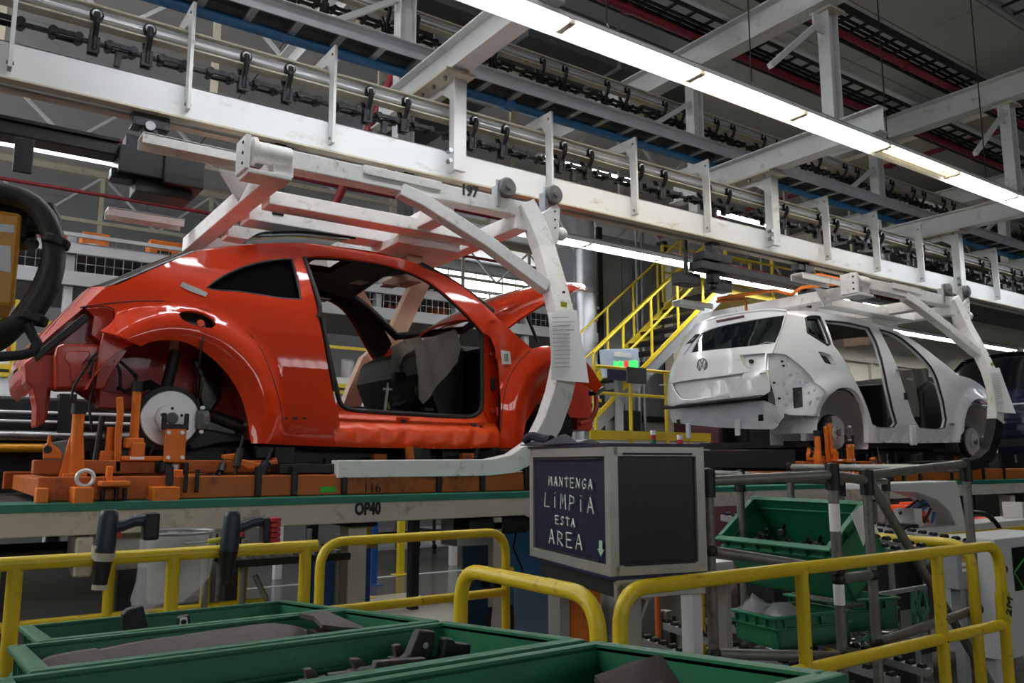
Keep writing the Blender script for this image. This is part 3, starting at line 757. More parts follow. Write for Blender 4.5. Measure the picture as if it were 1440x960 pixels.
HT = edge_px([(36, 514), (44, 498), (66, 476), (94, 452), (124, 427), (152, 403)], [.57, .575, .585, .59, .59, .585])
loft(HT, lambda u: .03 + .05 * u).build('tailgate', 'red', RC)
BUM = edge_px([(50, 546), (38, 532), (36, 514)], [.58, .575, .57]); loft(BUM, .02).build('rear_valance', 'redprimer', RC)
WS = edge_px([(590, 372), (640, 400), (690, 437)], [.575, .64, .70])
for s in (-1, 1):
    MB().tube([V(p.x, YC + s * (YC - p.y), p.z - .01) for p in catmull(WS, 4)], .035, n=8).build('windscreen_pillar', 'black', RC)
MB().tube([V(WS[-1].x, YC - .7, WS[-1].z), V(WS[-1].x + .22, YC, WS[-1].z - .02), V(WS[-1].x, YC + .7, WS[-1].z)], .03, n=8).build('cowl', 'black', RC)
MB().tube([V(ROOF[-1].x, YC - .57, ROOF[-1].z - .02), V(ROOF[-1].x, YC, ROOF[-1].z + .05), V(ROOF[-1].x, YC + .57, ROOF[-1].z - .02)], .03, n=8).build('roof_header', 'black', RC)
# ---- raised hood
hr = P(690, 452, Y=YC - .62); hr = V(hr.x, YC, hr.z + .03); rows = []
tipd = P(818, 397, Y=YC - .12) - hr; tipd.y = 0; L = tipd.length * .98; d = tipd.normalized(); nr = Vector((-d.z, 0, d.x))
for i in range(15):
    u = i / 14; hwid = .66 + .07 * math.sin(u * 3.1) - .42 * max(0, u - .45) ** 1.6 * 2.2; row = []
    for j in range(17):
        s = -1 + 2 * j / 16; row.append(hr + V(0, s * hwid, 0) + d * (L * u * (1 - .10 * s * s)) + nr * (.10 * math.sin(math.pi * min(1, u * .9 + .1)) - .17 * abs(s) ** 3 * (1 - .55 * u)))
    rows.append(row)
MB().grid(rows).build('hood', 'red', RC, solid=.018, label='raised rounded orange-red hood')
MB().grid([[p - nr * .035 for p in r[2:-2]] for r in rows[1:-1]]).build('hood_inner_frame', 'redprimer', RC)
MB().cyl(hr + d * .45 + V(0, -.45, -.05), hr + V(.5, -.5, -.12), .012, n=8).build('hood_stay', 'black', RC)
# ---- interior
MB().box(1.35, 3.05, 4.62, 6.04, 1.57, 1.62).build('cabin_floor', 'black', RC)
MB().box(1.45, 1.5, 4.66, 6.0, 1.6, 2.55).build('dark_bulkhead', 'black', RC)  # black panel added so the cabin looks dark through the quarter window
MB().box(3.02, 3.06, 4.62, 6.04, 1.5, 2.2).build('firewall', 'black', RC)
MB().prism([(2.66, 4.86, 2.02), (2.70, 4.86, 2.18), (2.82, 4.86, 2.24), (3.0, 4.86, 2.22), (3.0, 4.86, 1.7), (2.8, 4.86, 1.7)], (0, 1.12, 0)).build('dashboard', 'black', RC, bevel=.03)
MB().prism([(1.9, 5.22, 1.6), (2.0, 5.22, 1.78), (2.7, 5.22, 1.82), (2.85, 5.22, 2.0), (3.0, 5.22, 2.0), (3.0, 5.22, 1.6)], (0, .24, 0)).build('centre_tunnel', 'black', RC, bevel=.02)
for i in range(14):
    x = 2.55 + random.random() * .42; z = 1.65 + random.random() * .5; y = 4.8 + random.random() * .4
    MB().cbox((x, y, z), .03 + random.random() * .06, .05, .02 + random.random() * .06).build('connector', random.choice(['dark', 'black', 'chain', 'galv'] if i % 5 == 0 else ['dark', 'black']), RC, bevel=.004)
p = P(545, 545, Y=5.2); MB().cyl(p, p + V(-.03, 0, -.28), .011, n=8).cyl(p + V(-.035, 0, -.01), p + V(.035, 0, -.01), .008, n=8).cyl(p, p + V(0, 0, .035), .008, n=8).build('shift_rod', 'paper', RC, label='white gear selector rod')
MB().cyl(P(547, 575, Y=5.0), P(545, 566, Y=5.0), .008, n=6).build('cable_tie', 'amber', RC)
def drape(name, pts, Y, lab, amp=.018):
    o = [P(a, b, Y=Y) for a, b in pts]; poly = [(p.x, p.z) for p in o]
    zt = max(z for _, z in poly)
    def f(x, z): 
        dz = zt - z; return (x, Y + amp * math.sin(x * 34 + z * 9) * min(1, dz * 6) + .10 * math.exp(-dz * 14), z)
    return sheet(poly, [], .025, f).build(name, 'cloth', RC, solid=.004, label=lab)
drape('dust_cover', [(583, 486), (600, 476), (626, 468), (650, 460), (648, 490), (645, 510), (630, 524), (614, 545), (595, 568), (590, 560), (588, 530), (585, 510)], 4.70, 'grey-brown cover sheet over the steering side')
drape('dust_cover', [(552, 487), (575, 476), (601, 470), (590, 500), (580, 508), (566, 514), (551, 522), (553, 500)], 5.25, 'grey-brown cover sheet over the passenger side')
for a, b, w in ((553, 386, .14), (505, 397, .1), (449, 421, .12), (548, 402, .1)):
    p = P(a, b, Y=5.35); MB().cbox(p, w, .12, .006).build('headliner_pad', 'pinkish', RC)
# ---- rear structure and wheel house
def plate(name, pts, Y, m, th=.02, parent=RC, bevel=0.004, lab=None):
    return MB().prism([P(a, b, Y=Y) for a, b in pts], (0, th, 0)).build(name, m, parent, bevel=bevel, label=lab)
plate('inner_side_panel', [(40, 508), (66, 474), (110, 436), (130, 432), (162, 434), (178, 470), (350, 478), (362, 600), (330, 600), (270, 578), (215, 570), (200, 574), (140, 574), (98, 546), (72, 546), (66, 590), (56, 596), (52, 560), (40, 540)], 4.86, 'redprimer')
plate('lamp_pocket', [(120, 433), (150, 431), (160, 436), (160, 446), (150, 470), (140, 480), (128, 470), (132, 445)], 4.74, 'redprimer', .1)
plate('lamp_channel', [(48, 500), (62, 486), (118, 441), (126, 446), (122, 452), (70, 492), (52, 508)], 4.70, 'black', .06)
q = plate('bumper_mount', [(80, 486), (90, 483), (136, 484), (150, 492), (152, 540), (146, 547), (78, 547), (77, 500)], 4.62, 'redprimer', .2, bevel=.014)
MB().prism([P(a, b, Y=4.612) for a, b in ((92, 493), (126, 493), (127, 500), (116, 512), (118, 536), (100, 537), (98, 515), (90, 503))], (0, .012, 0)).build('stamping', 'redprimer', RC, bevel=.006)
plate('side_brace', [(146, 466), (186, 484), (160, 520), (146, 546), (134, 546), (138, 500)], 4.56, 'redprimer', .03)
plate('rear_rail', [(140, 548), (205, 560), (206, 572), (186, 576), (140, 572)], 4.66, 'redprimer', .15)
plate('rear_corner', [(34, 510), (52, 496), (78, 498), (76, 548), (69, 546), (66, 570), (66, 590), (58, 598), (50, 600), (51, 570), (46, 546), (36, 536)], 4.72, 'redprimer', .25, bevel=.01)
rows = []
for i in range(21):
    a = R(-14 + 176 * i / 20); rr = .425
    rows.append([V(WR[0] + rr * math.cos(a), y, WR[1] + rr * math.sin(a)) for y in (4.47, 4.6, 4.75, 4.88)])
MB().grid(rows).build('wheel_house', 'redprimer', RC)
rows = []
for i in range(21):
    a = R(70 + 116 * i / 20); rr = .425
    rows.append([V(WF[0] + rr * math.cos(a), y, WF[1] + rr * math.sin(a)) for y in (4.50, 4.65, 4.9)])
MB().grid(rows).build('wheel_house', 'dark', RC)
MB().box(3.06, 4.05, 4.75, 5.9, 1.75, 2.12).build('engine_bay_sides', 'redprimer', RC)
def wire(pts, Y, r=.007, m='rubber', parent=RC, name='wiring'):
    return MB().tube(catmull([P(a, b, Y=Y) for a, b in pts], 5), r, n=6).build(name, m, parent)
wire([(146, 492), (132, 500), (122, 515), (112, 530), (104, 544), (100, 560)], 4.58)
wire([(146, 496), (130, 508), (127, 525), (129, 545), (126, 575), (130, 605)], 4.57)
wire([(158, 505), (168, 520), (169, 545), (176, 551), (188, 542), (192, 530), (180, 518), (163, 503)], 4.60, .008)
for a, b in ((126, 506), (126, 524), (160, 508), (190, 528), (167, 546)): MB().sphere(P(a, b, Y=4.57), .012, 8, 6).build('clip', 'black', RC)
# ---- brakes and suspension
def brake(x, z, Y, parent, r=.142, big=True):
    c = V(x, Y, z)
    MB().lathe(c, (0, -1, 0), [(.168, -.075), (.172, -.06), (.168, -.035), (.15, -.03), (0, -.03)], 36).build('brake_shield', 'rubber', parent)
    dk = MB().lathe(c, (0, -1, 0), [(r, -.022), (r, -.004), (r - .003, 0), (.078, 0), (.076, .018), (.066, .022), (0, .022)], 40).build('brake_disc', 'disc', parent)
    MB().lathe(c, (0, -1, 0), [(.030, .022), (.030, .036), (.026, .040), (0, .040)], 20).build('hub_cap', 'castiron', dk)
    m = MB()
    for k in range(5):
        a = R(90 + 72 * k + (18 if not big else 0)); m.cyl(c + V(.05 * math.cos(a), -.0225, .05 * math.sin(a)), c + V(.05 * math.cos(a), -.0235, .05 * math.sin(a)), .008, n=10)
    m.build('bolt_hole', 'ink', dk)
    q = c + V(r + .012, -.01, -.005); cal = MB().cbox(q, .062, .06, .10).cbox(q + V(.012, -.025, 0), .04, .03, .07).build('caliper', 'castiron', parent, bevel=.012)
    for s in (-1, 1): MB().cyl(q + V(-.01, -.02, s * .062), q + V(-.01, -.045, s * .062), .010, n=10).build('caliper_bolt', 'paper', cal)
c = P(240, 588, Y=4.47); brake(c.x, c.z, 4.47, RC)
MB().lathe((WF[0] + .02, 4.62, WF[1] - .03), (0, -1, 0), [(.17, -.06), (.17, 0), (.12, .01), (.05, .02), (.05, .05), (0, .05)], 28).build('front_hub', 'chain', RC)
MB().cyl(P(247, 495, Y=4.62), P(233, 548, Y=4.58), .030, n=14).build('damper', 'rubber', RC); MB().cyl(P(246, 481, Y=4.63), P(244, 492, Y=4.62), .024, n=12).build('bump_stop', 'pinkish', RC)
MB().cyl(P(231, 545, Y=4.58), P(229, 560, Y=4.58), .014, n=10).build('damper_rod', 'chain', RC)
plate('trailing_arm', [(262, 604), (285, 602), (310, 606), (340, 612), (342, 622), (310, 624), (286, 630), (270, 634), (262, 624)], 4.60, 'black', .05, bevel=.012)
plate('knuckle', [(270, 505), (288, 498), (306, 505), (314, 530), (312, 560), (300, 580), (285, 585), (278, 560), (282, 530)], 4.68, 'blackgloss', .12, bevel=.02)
MB().tube(catmull([P(300, 585, Y=4.65), P(318, 592, Y=4.62), P(340, 600, Y=4.6)], 4), .035, n=8).build('link_arm', 'rubber', RC)
MB().tube(catmull([P(195, 545, Y=4.7), P(210, 540, Y=4.66), P(226, 550, Y=4.6)], 4), .025, n=8).build('spring_seat', 'rubber', RC)
# front corner mechanics seen in the arch
for i in range(9):
    a = (752 + random.random() * 60, 560 + random.random() * 65); MB().cyl(P(a[0], a[1], Y=4.7), P(a[0] + random.uniform(-12, 12), a[1] + 18, Y=4.75), .012 + random.random() * .02, n=8).build('strut_piece', random.choice(['black', 'dark', 'chain']), RC)
plate('front_crossmember', [(812, 585), (832, 583), (834, 600), (830, 606), (812, 604)], 4.8, 'redprimer', .9)
MB().tube(catmull([P(838, 556, Y=4.6), P(838, 575, Y=4.6), P(830, 592, Y=4.6), P(815, 596, Y=4.6)], 4), .018, n=8).build('front_pipe', 'redprimer', RC)
# ============================================================ WHITE CAR BODY
WC = thing('unfinished_car', 'white SUV body without doors, tail lamps or bumper on the line', 'car', (7.9, YC, 1.5))
WWR = (6.83, 1.68); WWF = (9.36, 1.66)
WT = [(1.52, .80), (1.6, .84), (1.8, .872), (2.05, .885), (2.3, .872), (2.42, .845), (2.6, .77), (2.8, .67), (2.9, .60), (3.0, .52)]
def wht_y(x, z):
    h = lerp_tab(WT, z)
    if x < 6.9: h -= .55 * max(0, (6.9 - x) / .95) ** 2.4
    if x > 8.9: h -= .12 * ((x - 8.9) / .9) ** 2
    for c in (WWR, WWF):
        r = math.hypot(x - c[0], z - c[1]); t = max(0, min(1, (.56 - r) / .12))
        if t > 0: h = max(h, h + (.905 - h) * math.sin(t * math.pi / 2))
    return YC - h
def wpx(pts, k=4, inset=0, fy=wht_y):
    q = [hit(a, b, lambda x, z: fy(x, z) + inset, 4.6) for a, b in pts]; q = [Vector((p.x, p.z)) for p in q]
    return [(p.x, p.y) for p in (catmull(q, k, 38, True) if k else q)]
WSIDE = [(1107, 437), (1150, 439), (1190, 444), (1225, 453), (1260, 465), (1290, 482), (1318, 505), (1340, 523), (1350, 528), (1364, 532), (1379, 541), (1392, 556), (1390, 566), (1384, 562), (1373, 561), (1363, 571), (1357, 590), (1356, 606), (1351, 612), (1349, 622), (1290, 623), (1222, 622), (1220, 592), (1214, 569), (1205, 552), (1192, 545), (1178, 547), (1165, 557), (1158, 546), (1140, 528), (1120, 509), (1105, 498), (1087, 496), (1097, 465)]
WD1 = [(1160, 450), (1190, 453), (1222, 460), (1233, 480), (1243, 515), (1253, 560), (1262, 595), (1257, 601), (1235, 601), (1227, 597), (1220, 574), (1208, 546), (1196, 522), (1172, 485)]
WD2 = [(1236, 462), (1262, 471), (1290, 493), (1310, 515), (1321, 540), (1332, 590), (1329, 602), (1318, 604), (1293, 602), (1286, 590), (1276, 560), (1263, 520), (1250, 490)]
WQ = [(1133, 447), (1140, 445), (1152, 445), (1167, 483), (1163, 485), (1136, 468)]
WF_ = [(1150, 494), (1158, 495), (1168, 499), (1176, 511), (1172, 513), (1160, 510)]
ws = wpx(WSIDE); wd1 = wpx(WD1); wd2 = wpx(WD2); wq = wpx(WQ); wf = wpx(WF_)
w3 = lambda inset=0.0, mir=False: (lambda x, z: (x, (2 * YC - wht_y(x, z) - inset) if mir else wht_y(x, z) + inset, z))
sheet(ws, [wd1, wd2, wq, wf], .05, w3()).build('side_panel', 'white', WC, solid=.05, soff=-1)
up1 = [(x, max(z, 2.24)) for x, z in wd1]; up2 = [(x, max(z, 2.24)) for x, z in wd2]
def dedupe(poly):
    out = [poly[0]]
    for p in poly[1:]:
        if math.hypot(p[0] - out[-1][0], p[1] - out[-1][1]) > 1e-3: out.append(p)
    return out
sheet(ws, [dedupe(up1), dedupe(up2)], .09, w3(0, True), flip=True).build('side_panel', 'white', WC)
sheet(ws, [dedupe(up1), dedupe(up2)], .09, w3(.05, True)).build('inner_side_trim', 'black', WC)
sheet(wq, [], .05, w3(.03)).build('quarter_window', 'glass', WC); sheet(wf, [], .05, w3(.05)).build('fuel_pocket', 'ink', WC)
for nm, poly in (('window_seal', wq), ('door_seal', wd1), ('door_seal', wd2)):
    q = [V(x, wht_y(x, z) + (.012 if nm[0] == 'd' else 0), z) for x, z in poly]; MB().tube(q + q[:1], .012, n=6, caps=False).build(nm, 'rubber', WC)
# lower sill, stepped
ss = lambda x, z: YC - .845
so = wpx([(1222, 622), (1222, 612), (1230, 602), (1290, 604), (1345, 605), (1349, 622)], 0, 0, ss)
sheet(so, [], .04, lambda x, z: (x, YC - .85 + .008 * math.sin(x * 30), z)).build('door_sill', 'whitein', WC, solid=.01)
# rear inner quarter with stampings
iq = wpx([(1077, 497), (1104, 498), (1120, 510), (1140, 529), (1160, 549), (1166, 556), (1156, 572), (1152, 586), (1130, 584), (1108, 583), (1098, 575), (1090, 560), (1084, 540)], 3, .035)
slot = wpx([(1117, 545), (1128, 544), (1129, 572), (1119, 574)], 0, .035)
def iq3(x, z): return (x, wht_y(x, z) + .035 + .006 * math.sin(x * 60 + z * 20) * math.sin(z * 70), z)
sheet(iq, [], .025, iq3).build('inner_quarter', 'whitein', WC, solid=.01)
MB().prism([hit(a, b, lambda x, z: wht_y(x, z) + .02, 4.6) for a, b in ((1117, 545), (1128, 544), (1129, 572), (1119, 574))], (0, .02, 0)).build('vent_slot', 'ink', WC)
for i, (a, b) in enumerate(((1108, 512), (1122, 524), (1134, 536), (1146, 548), (1150, 560), (1140, 566), (1138, 552), (1126, 536), (1112, 526), (1104, 538), (1108, 552), (1106, 568))):
    p = hit(a, b, lambda x, z: wht_y(x, z) + .035, 4.6); MB().sphere(p, .022, 10, 6, (1.2, .2, .8)).build('stamping', 'whitein', WC)
for a, b in ((1100, 508), (1102, 514), (1089, 538), (1096, 560)):
    p = hit(a, b, lambda x, z: wht_y(x, z) + .03, 4.6); MB().cbox(p, .03, .012, .02).build('fixing_hole', 'ink', WC, bevel=.004)
# tail: rear surface X = f(y, z)
def tail_x(y, z):
    x = lerp_tab([(1.5, 6.05), (1.75, 6.02), (1.85, 5.99), (2.02, 5.95), (2.2, 5.955), (2.30, 5.99), (2.42, 6.03), (2.6, 6.13), (2.8, 6.27), (2.9, 6.33), (3.0, 6.40)], z)
    return x + .27 * abs((y - YC) / .75) ** 2.3
def tpx(pts, k=4, inset=0):
    q = [hitx(a, b, lambda y, z: tail_x(y, z) + inset, 6.1) for a, b in pts]; q = [Vector((p.y, p.z)) for p in q]
    return [(p.x, p.y) for p in (catmull(q, k, 38, True) if k else q)]
t3 = lambda inset=0.0: (lambda y, z: (tail_x(y, z) + inset, y, z))
TG = [(975, 460), (988, 452), (1010, 446), (1050, 439), (1085, 436), (1107, 437), (1099, 462), (1090, 486), (1086, 496), (1078, 497), (1077, 520), (1083, 540), (1083, 550), (1072, 556), (1000, 564), (945, 571), (930, 568), (927, 548), (929, 520), (940, 503), (958, 482)]
GL = [(971, 496), (986, 468), (1010, 459), (1050, 451), (1103, 443), (1097, 465), (1090, 482), (1050, 487), (1010, 491)]
LP = [(944, 539), (995, 531), (1046, 524), (1040, 540), (1031, 554), (995, 559), (958, 562)]
TL = [(1040, 499), (1076, 496), (1076, 519), (1052, 518), (1045, 512)]
tg = tpx(TG); gl = tpx(GL, 3); lp = tpx(LP, 2); tl = tpx(TL, 2)
sheet(tg, [gl, lp, tl], .035, t3(), flip=True).build('tailgate', 'white', WC, solid=.02, soff=-1)
sheet(gl, [], .05, t3(.012), flip=True).build('rear_window', 'glass', WC, label='dark rear window')
sheet(lp, [], .04, t3(.035), flip=True).build('plate_recess', 'white', WC); sheet(tl, [], .04, t3(.045), flip=True).build('lamp_recess', 'white', WC)
def ring3(poly, inset): return [V(tail_x(y, z) + inset, y, z) for y, z in poly]
MB().tube(ring3(lp, .006) + ring3(lp, .006)[:1], .007, n=6).build('recess_edge', 'white', WC)
p = hitx(1058, 508, lambda y, z: tail_x(y, z) + .04, 6.1); MB().cyl(p, p + V(-.03, 0, 0), .018, n=12).build('lamp_socket', 'ink', WC)
MB().grid([[hitx(a, b, lambda y, z: tail_x(y, z) - .006, 6.1) for a, b in r] for r in ([(949, 499), (965, 483), (978, 470)], [(962, 498), (974, 482), (985, 469)])]).build('side_window', 'glass', WC)
MB().grid([[hitx(a, b, lambda y, z: tail_x(y, z) - .008, 6.1) for a, b in r] for r in ([(1007, 451), (1027, 447), (1046, 443.5)], [(1008, 453.5), (1028, 449.5), (1047, 446)])]).build('brake_lamp', 'maroon', WC, solid=.006)
cr = tpx([(930, 524), (980, 514), (1040, 505)], 0); MB().tube(ring3(cr, -.001), .006, n=6).build('body_line', 'white', WC)
cr = tpx([(929, 540), (950, 537), (1045, 524), (1082, 520)], 0); MB().tube(ring3(cr, -.001), .006, n=6).build('body_line', 'white', WC)
bb = [hitx(a, b, lambda y, z: tail_x(y, z) - .015, 6.1) for a, b in ((935, 572.5), (965, 570), (1010, 565), (1050, 561), (1072, 558))]
MB().tube(catmull(bb, 4), .022, n=8).build('bumper_seal', 'black', WC)
va = tpx([(930, 577), (1000, 570), (1070, 563), (1090, 572), (1091, 597), (1085, 603), (1050, 603), (975, 598), (931, 592)], 2)
h1 = tpx([(1062, 583), (1070, 582), (1071, 592), (1063, 593)], 0); h2 = tpx([(949, 590), (954, 589), (955, 597), (950, 598)], 0)
va3 = lambda y, z: (tail_x(y, z) + .03 + .006 * math.sin(y * 23) * math.sin(z * 40), y, z)
sheet(va, [h1], .04, va3, flip=True).build('rear_valance', 'whitein', WC, solid=.02)
sheet(h1, [], .04, t3(.09), flip=True).build('valance_hole', 'ink', WC); sheet(h2, [], .04, t3(.02), flip=True).build('valance_hole', 'ink', WC)
for a, b in ((1037, 598), (968, 603)):
    p = hitx(a, b, tail_x, 6.1); MB().cbox(p + V(0, 0, -.02), .03, .05, .15).build('tow_bracket', 'whitein', WC, bevel=.008)
p = P(1131, 602, Y=4.62); MB().cbox(p, .06, .05, .23).build('rear_bracket', 'whitein', WC, bevel=.01)
# corner post between tail and side
MB().grid([[hit(a, b, lambda x, z: wht_y(x, z) + .03, 4.7) for a, b in r] for r in ([(1077, 497), (1082, 530), (1090, 562), (1092, 598)], [(1100, 500), (1100, 530), (1102, 570), (1103, 586)])]).build('lamp_flange', 'whitein', WC)
# emblem: ring with a V over a W
ec = hitx(988, 513, lambda y, z: tail_x(y, z) - .008, 6.1); er = .062
rr = [ec + V(-.006, er * math.cos(t), er * math.sin(t)) for t in [2 * math.pi * i / 24 for i in range(25)]]
em = MB().tube(rr, .005, n=6, caps=False)
def stroke(pts): em.tube([ec + V(-.006, a * er, b * er) for a, b in pts], .0055, n=6)
stroke([(.42, .86), (0, .12), (-.42, .86)]); stroke([(.86, .42), (.45, -.8), (0, 0), (-.45, -.8), (-.86, .42)])
em.build('emblem', 'castiron', WC, label='round chrome V over W emblem')
b = hitx(1071, 525, lambda y, z: tail_x(y, z) - .006, 6.1); MB().cbox(b, .006, .10, .014).build('badge', 'galv', WC)
b = hitx(931, 541, lambda y, z: tail_x(y, z) - .006, 6.1); MB().cbox(b, .006, .07, .012).build('badge', 'galv', WC)
# roof
WROOF = [hit(a, b, wht_y, 4.7) for a, b in ((1107, 437), (1150, 439), (1190, 444), (1225, 453), (1262, 466))]
def wloft(edge, crown, outw=0):
    edge = catmull(edge, 3, 60); rows = []
    for p in edge:
        h = YC - p.y; rows.append([V(p.x, YC + s * h, p.z + crown * (1 - s * s) + outw) for s in [-1 + j / 6 for j in range(13)]])
    return MB().grid(rows)
wloft(WROOF, .06).build('roof', 'white', WC); wloft(WROOF, .06, -.06).build('headliner', 'cloth', WC)
sp = [hitx(a, b, lambda y, z: tail_x(y, z) - .004, 6.1) for a, b in ((976, 459), (1010, 445.5), (1050, 438.5), (1085, 435.5), (1106, 437))]
MB().tube(catmull(sp, 4), .014, n=6).build('spoiler_edge', 'white', WC)
WWS = [hit(a, b, wht_y, 4.7) for a, b in ((1262, 466), (1300, 490), (1345, 526))]
for s in (-1, 1): MB().tube([V(p.x, YC + s * (YC - p.y - .03), p.z - .02) for p in WWS], .04, n=8).build('windscreen_pillar', 'whitein', WC)
hood = [V(WWS[-1].x + u, YC, WWS[-1].z - .02 - .12 * u) for u in (0, .3, .6, .9)]
MB().grid([[V(p.x, YC + s * (.68 - .1 * i / 3), p.z + .05 * (1 - s * s)) for s in (-1, -.6, -.2, .2, .6, 1)] for i, p in enumerate(hood)]).build('hood', 'white', WC)
# interior
MB().box(6.6, 9.0, 4.66, 6.0, 1.56, 1.62).build('cabin_floor', 'black', WC)
MB().prism([(8.6, 4.66, 1.7), (8.62, 4.66, 2.2), (8.8, 4.66, 2.3), (9.05, 4.66, 2.25), (9.05, 4.66, 1.6)], (0, 1.34, 0)).build('dashboard', 'black', WC, bevel=.03)
MB().box(7.3, 7.45, 4.75, 5.95, 1.6, 2.26).build('seat_back', 'black', WC, bevel=.04)
MB().box(8.05, 8.2, 4.75, 5.2, 1.6, 2.24).build('seat_back', 'black', WC, bevel=.04)
def wdrape(pts, Y, lab):
    poly = [(p.x, p.z) for p in (P(a, b, Y=Y) for a, b in pts)]
    return sheet(poly, [], .04, lambda x, z: (x, Y + .015 * math.sin(x * 25 + z * 8), z)).build('dust_cover', 'cloth', WC, solid=.004, label=lab)
wdrape([(1266, 521), (1306, 517), (1310, 560), (1314, 584), (1286, 586), (1276, 555)], 4.72, 'grey cover sheet hung in the front doorway')
wdrape([(1242, 530), (1247, 535), (1254, 585), (1248, 590)], 4.66, 'grey cover sheet behind the centre pillar')
for c, Yb in ((P(1178, 608, Y=4.5), 4.52), (P(1371, 621, Y=4.5), 4.52)):
    brake(c.x, c.z, Yb, WC, r=.155, big=False)
for c in (WWR, WWF):
    rows = []
    for i in range(21):
        a = R(-20 + 200 * i / 20); rows.append([V(c[0] + .40 * math.cos(a), y, c[1] + .40 * math.sin(a)) for y in (4.46, 4.6, 4.75, 4.95)])
    MB().grid(rows).build('wheel_house', 'whitein', WC)
    MB().box(c[0] - .40, c[0] + .40, 4.95, 4.97, c[1] - .1, c[1] + .41).build('wheel_house_back', 'whitein', WC)
    MB().cyl((c[0] - .1, 4.75, c[1] + .4), (c[0] - .05, 4.7, c[1]), .03, n=10).build('damper', 'rubber', WC)
for (a, b) in ((1278, 533), (1337, 596), (1262, 520)):
    p = hit(a, b, wht_y, 4.6); MB().cbox(p + V(0, -.01, 0), .07, .03, .025).build('hinge', 'galv', WC, bevel=.005)
p = hit(1273, 557, wht_y, 4.6); MB().cbox(p + V(0, -.005, 0), .05, .012, .07).build('striker_hole', 'ink', WC)
p = hit(1281, 612, ss, 4.6); MB().cbox(p + V(0, -.02, 0), .10, .03, .2).build('pillar_foot', 'white', WC, bevel=.01)
# ============================================================ DARK BLUE CAR AT THE END OF THE LINE
BC = thing('unfinished_car', 'dark blue car body at the right edge behind the white one', 'car', (12.6, YC, 1.5))
bx = 11.35
prof = [(0, 1.62), (-.02, 1.9), (.03, 2.2), (.12, 2.36), (.55, 2.82), (.75, 2.88)]
def bl_row(dx, z):
    hw_ = lerp_tab([(1.5, .82), (2.0, .88), (2.35, .84), (2.88, .60)], z)
    return [V(bx + dx + .22 * abs(s) ** 2.4, YC + s * hw_, z) for s in [-1 + j / 7 for j in range(15)]]
pf = catmull([V(a, 0, b) for a, b in prof], 4, 60)
MB().grid([bl_row(p.x, p.z) for p in pf if p.z <= 2.4]).build('tail', 'navy', BC)
MB().grid([bl_row(p.x, p.z) for p in pf if p.z >= 2.34]).build('rear_window', 'blackgloss', BC)
def bs(x, z): return YC - lerp_tab([(1.5, .82), (2.0, .88), (2.35, .84), (2.88, .60)], z)
bo = [(bx + .22, 1.6), (bx + .6, 1.55), (bx + 4.2, 1.55), (bx + 4.3, 2.0), (bx + 4.1, 2.25), (bx + 3.2, 2.4), (bx + 2.4, 2.84), (bx + 1.0, 2.9), (bx + .75, 2.86), (bx + .3, 2.4), (bx + .2, 2.2)]
bw = [(bx + .8, 2.4), (bx + 1.0, 2.75), (bx + 2.3, 2.72), (bx + 2.9, 2.4)]
sheet(bo, [bw], .1, lambda x, z: (x, bs(x, z), z)).build('side_panel', 'navy', BC); sheet(bw, [], .15, lambda x, z: (x, bs(x, z) + .03, z)).build('side_window', 'blackgloss', BC)
sheet(bo, [], .15, lambda x, z: (x, 2 * YC - bs(x, z), z), flip=True).build('side_panel', 'navy', BC)
MB().grid([[V(x, YC + s * .6, z + .05 * (1 - s * s)) for s in (-1, -.5, 0, .5, 1)] for x, z in ((bx + .75, 2.88), (bx + 1.5, 2.9), (bx + 2.4, 2.84))]).build('roof', 'navy', BC)
MB().tube([V(bx - .04, YC - .6, 2.16), V(bx - .07, YC, 2.16), V(bx - .04, YC + .6, 2.16)], .012, n=6).build('trim_strip', 'silver', BC)
MB().box(bx - .03, bx + .1, YC - .55, YC + .55, 1.62, 1.72).build('bumper_beam', 'black', BC)
# ============================================================ HANGING CARRIERS
def sweep(mb, pts, ws, th):
    """flat bar bent along pts: width ws lies in the bend's plane, thickness th goes away from the aisle"""
    pts = [Vector(p) for p in pts]; n = len(pts); vs = []
    for i, p in enumerate(pts):
        d = (pts[min(i + 1, n - 1)] - pts[max(i - 1, 0)]).normalized(); a = d.cross(Vector((0, 1, 0))).normalized(); b = a.cross(d).normalized()
        if b.y < 0: b = -b
        w = ws[i] if isinstance(ws, (list, tuple)) else ws
        for s, t in ((-1, 0), (1, 0), (1, 1), (-1, 1)): vs.append(p + a * (s * w / 2) + b * (t * th))
    fs = [(0, 1, 2, 3), tuple(4 * (n - 1) + k for k in (3, 2, 1, 0))]
    for i in range(n - 1):
        for k in range(4): fs.append((4 * i + k, 4 * (i + 1) + k, 4 * (i + 1) + (k + 1) % 4, 4 * i + (k + 1) % 4))
    return mb.add(vs, fs)
def pathpx(l): return [P(a, b, Y=y) for a, b, y in l]
def shift(pts, dx): return [p + V(dx, 0, 0) for p in pts]
COLP = pathpx([(742, 283, 4.42), (757, 312, 4.40), (770, 345, 4.36), (784, 392, 4.25), (796, 440, 4.16), (801, 475, 4.12), (801, 512, 4.10), (792, 555, 4.10), (778, 595, 4.11), (757, 632, 4.13), (722, 652, 4.16), (690, 657, 4.18), (475, 659.5, 4.2)])
COLW = [.13, .14, .145, .15, .155, .16, .16, .155, .15, .14, .115, .10, .095]
COLF = pathpx([(600, 385, 6.45), (580, 425, 6.45), (563, 462, 6.48), (548, 486, 6.5), (520, 510, 6.5), (503, 550, 6.5), (488, 590, 6.5), (465, 625, 6.5)])
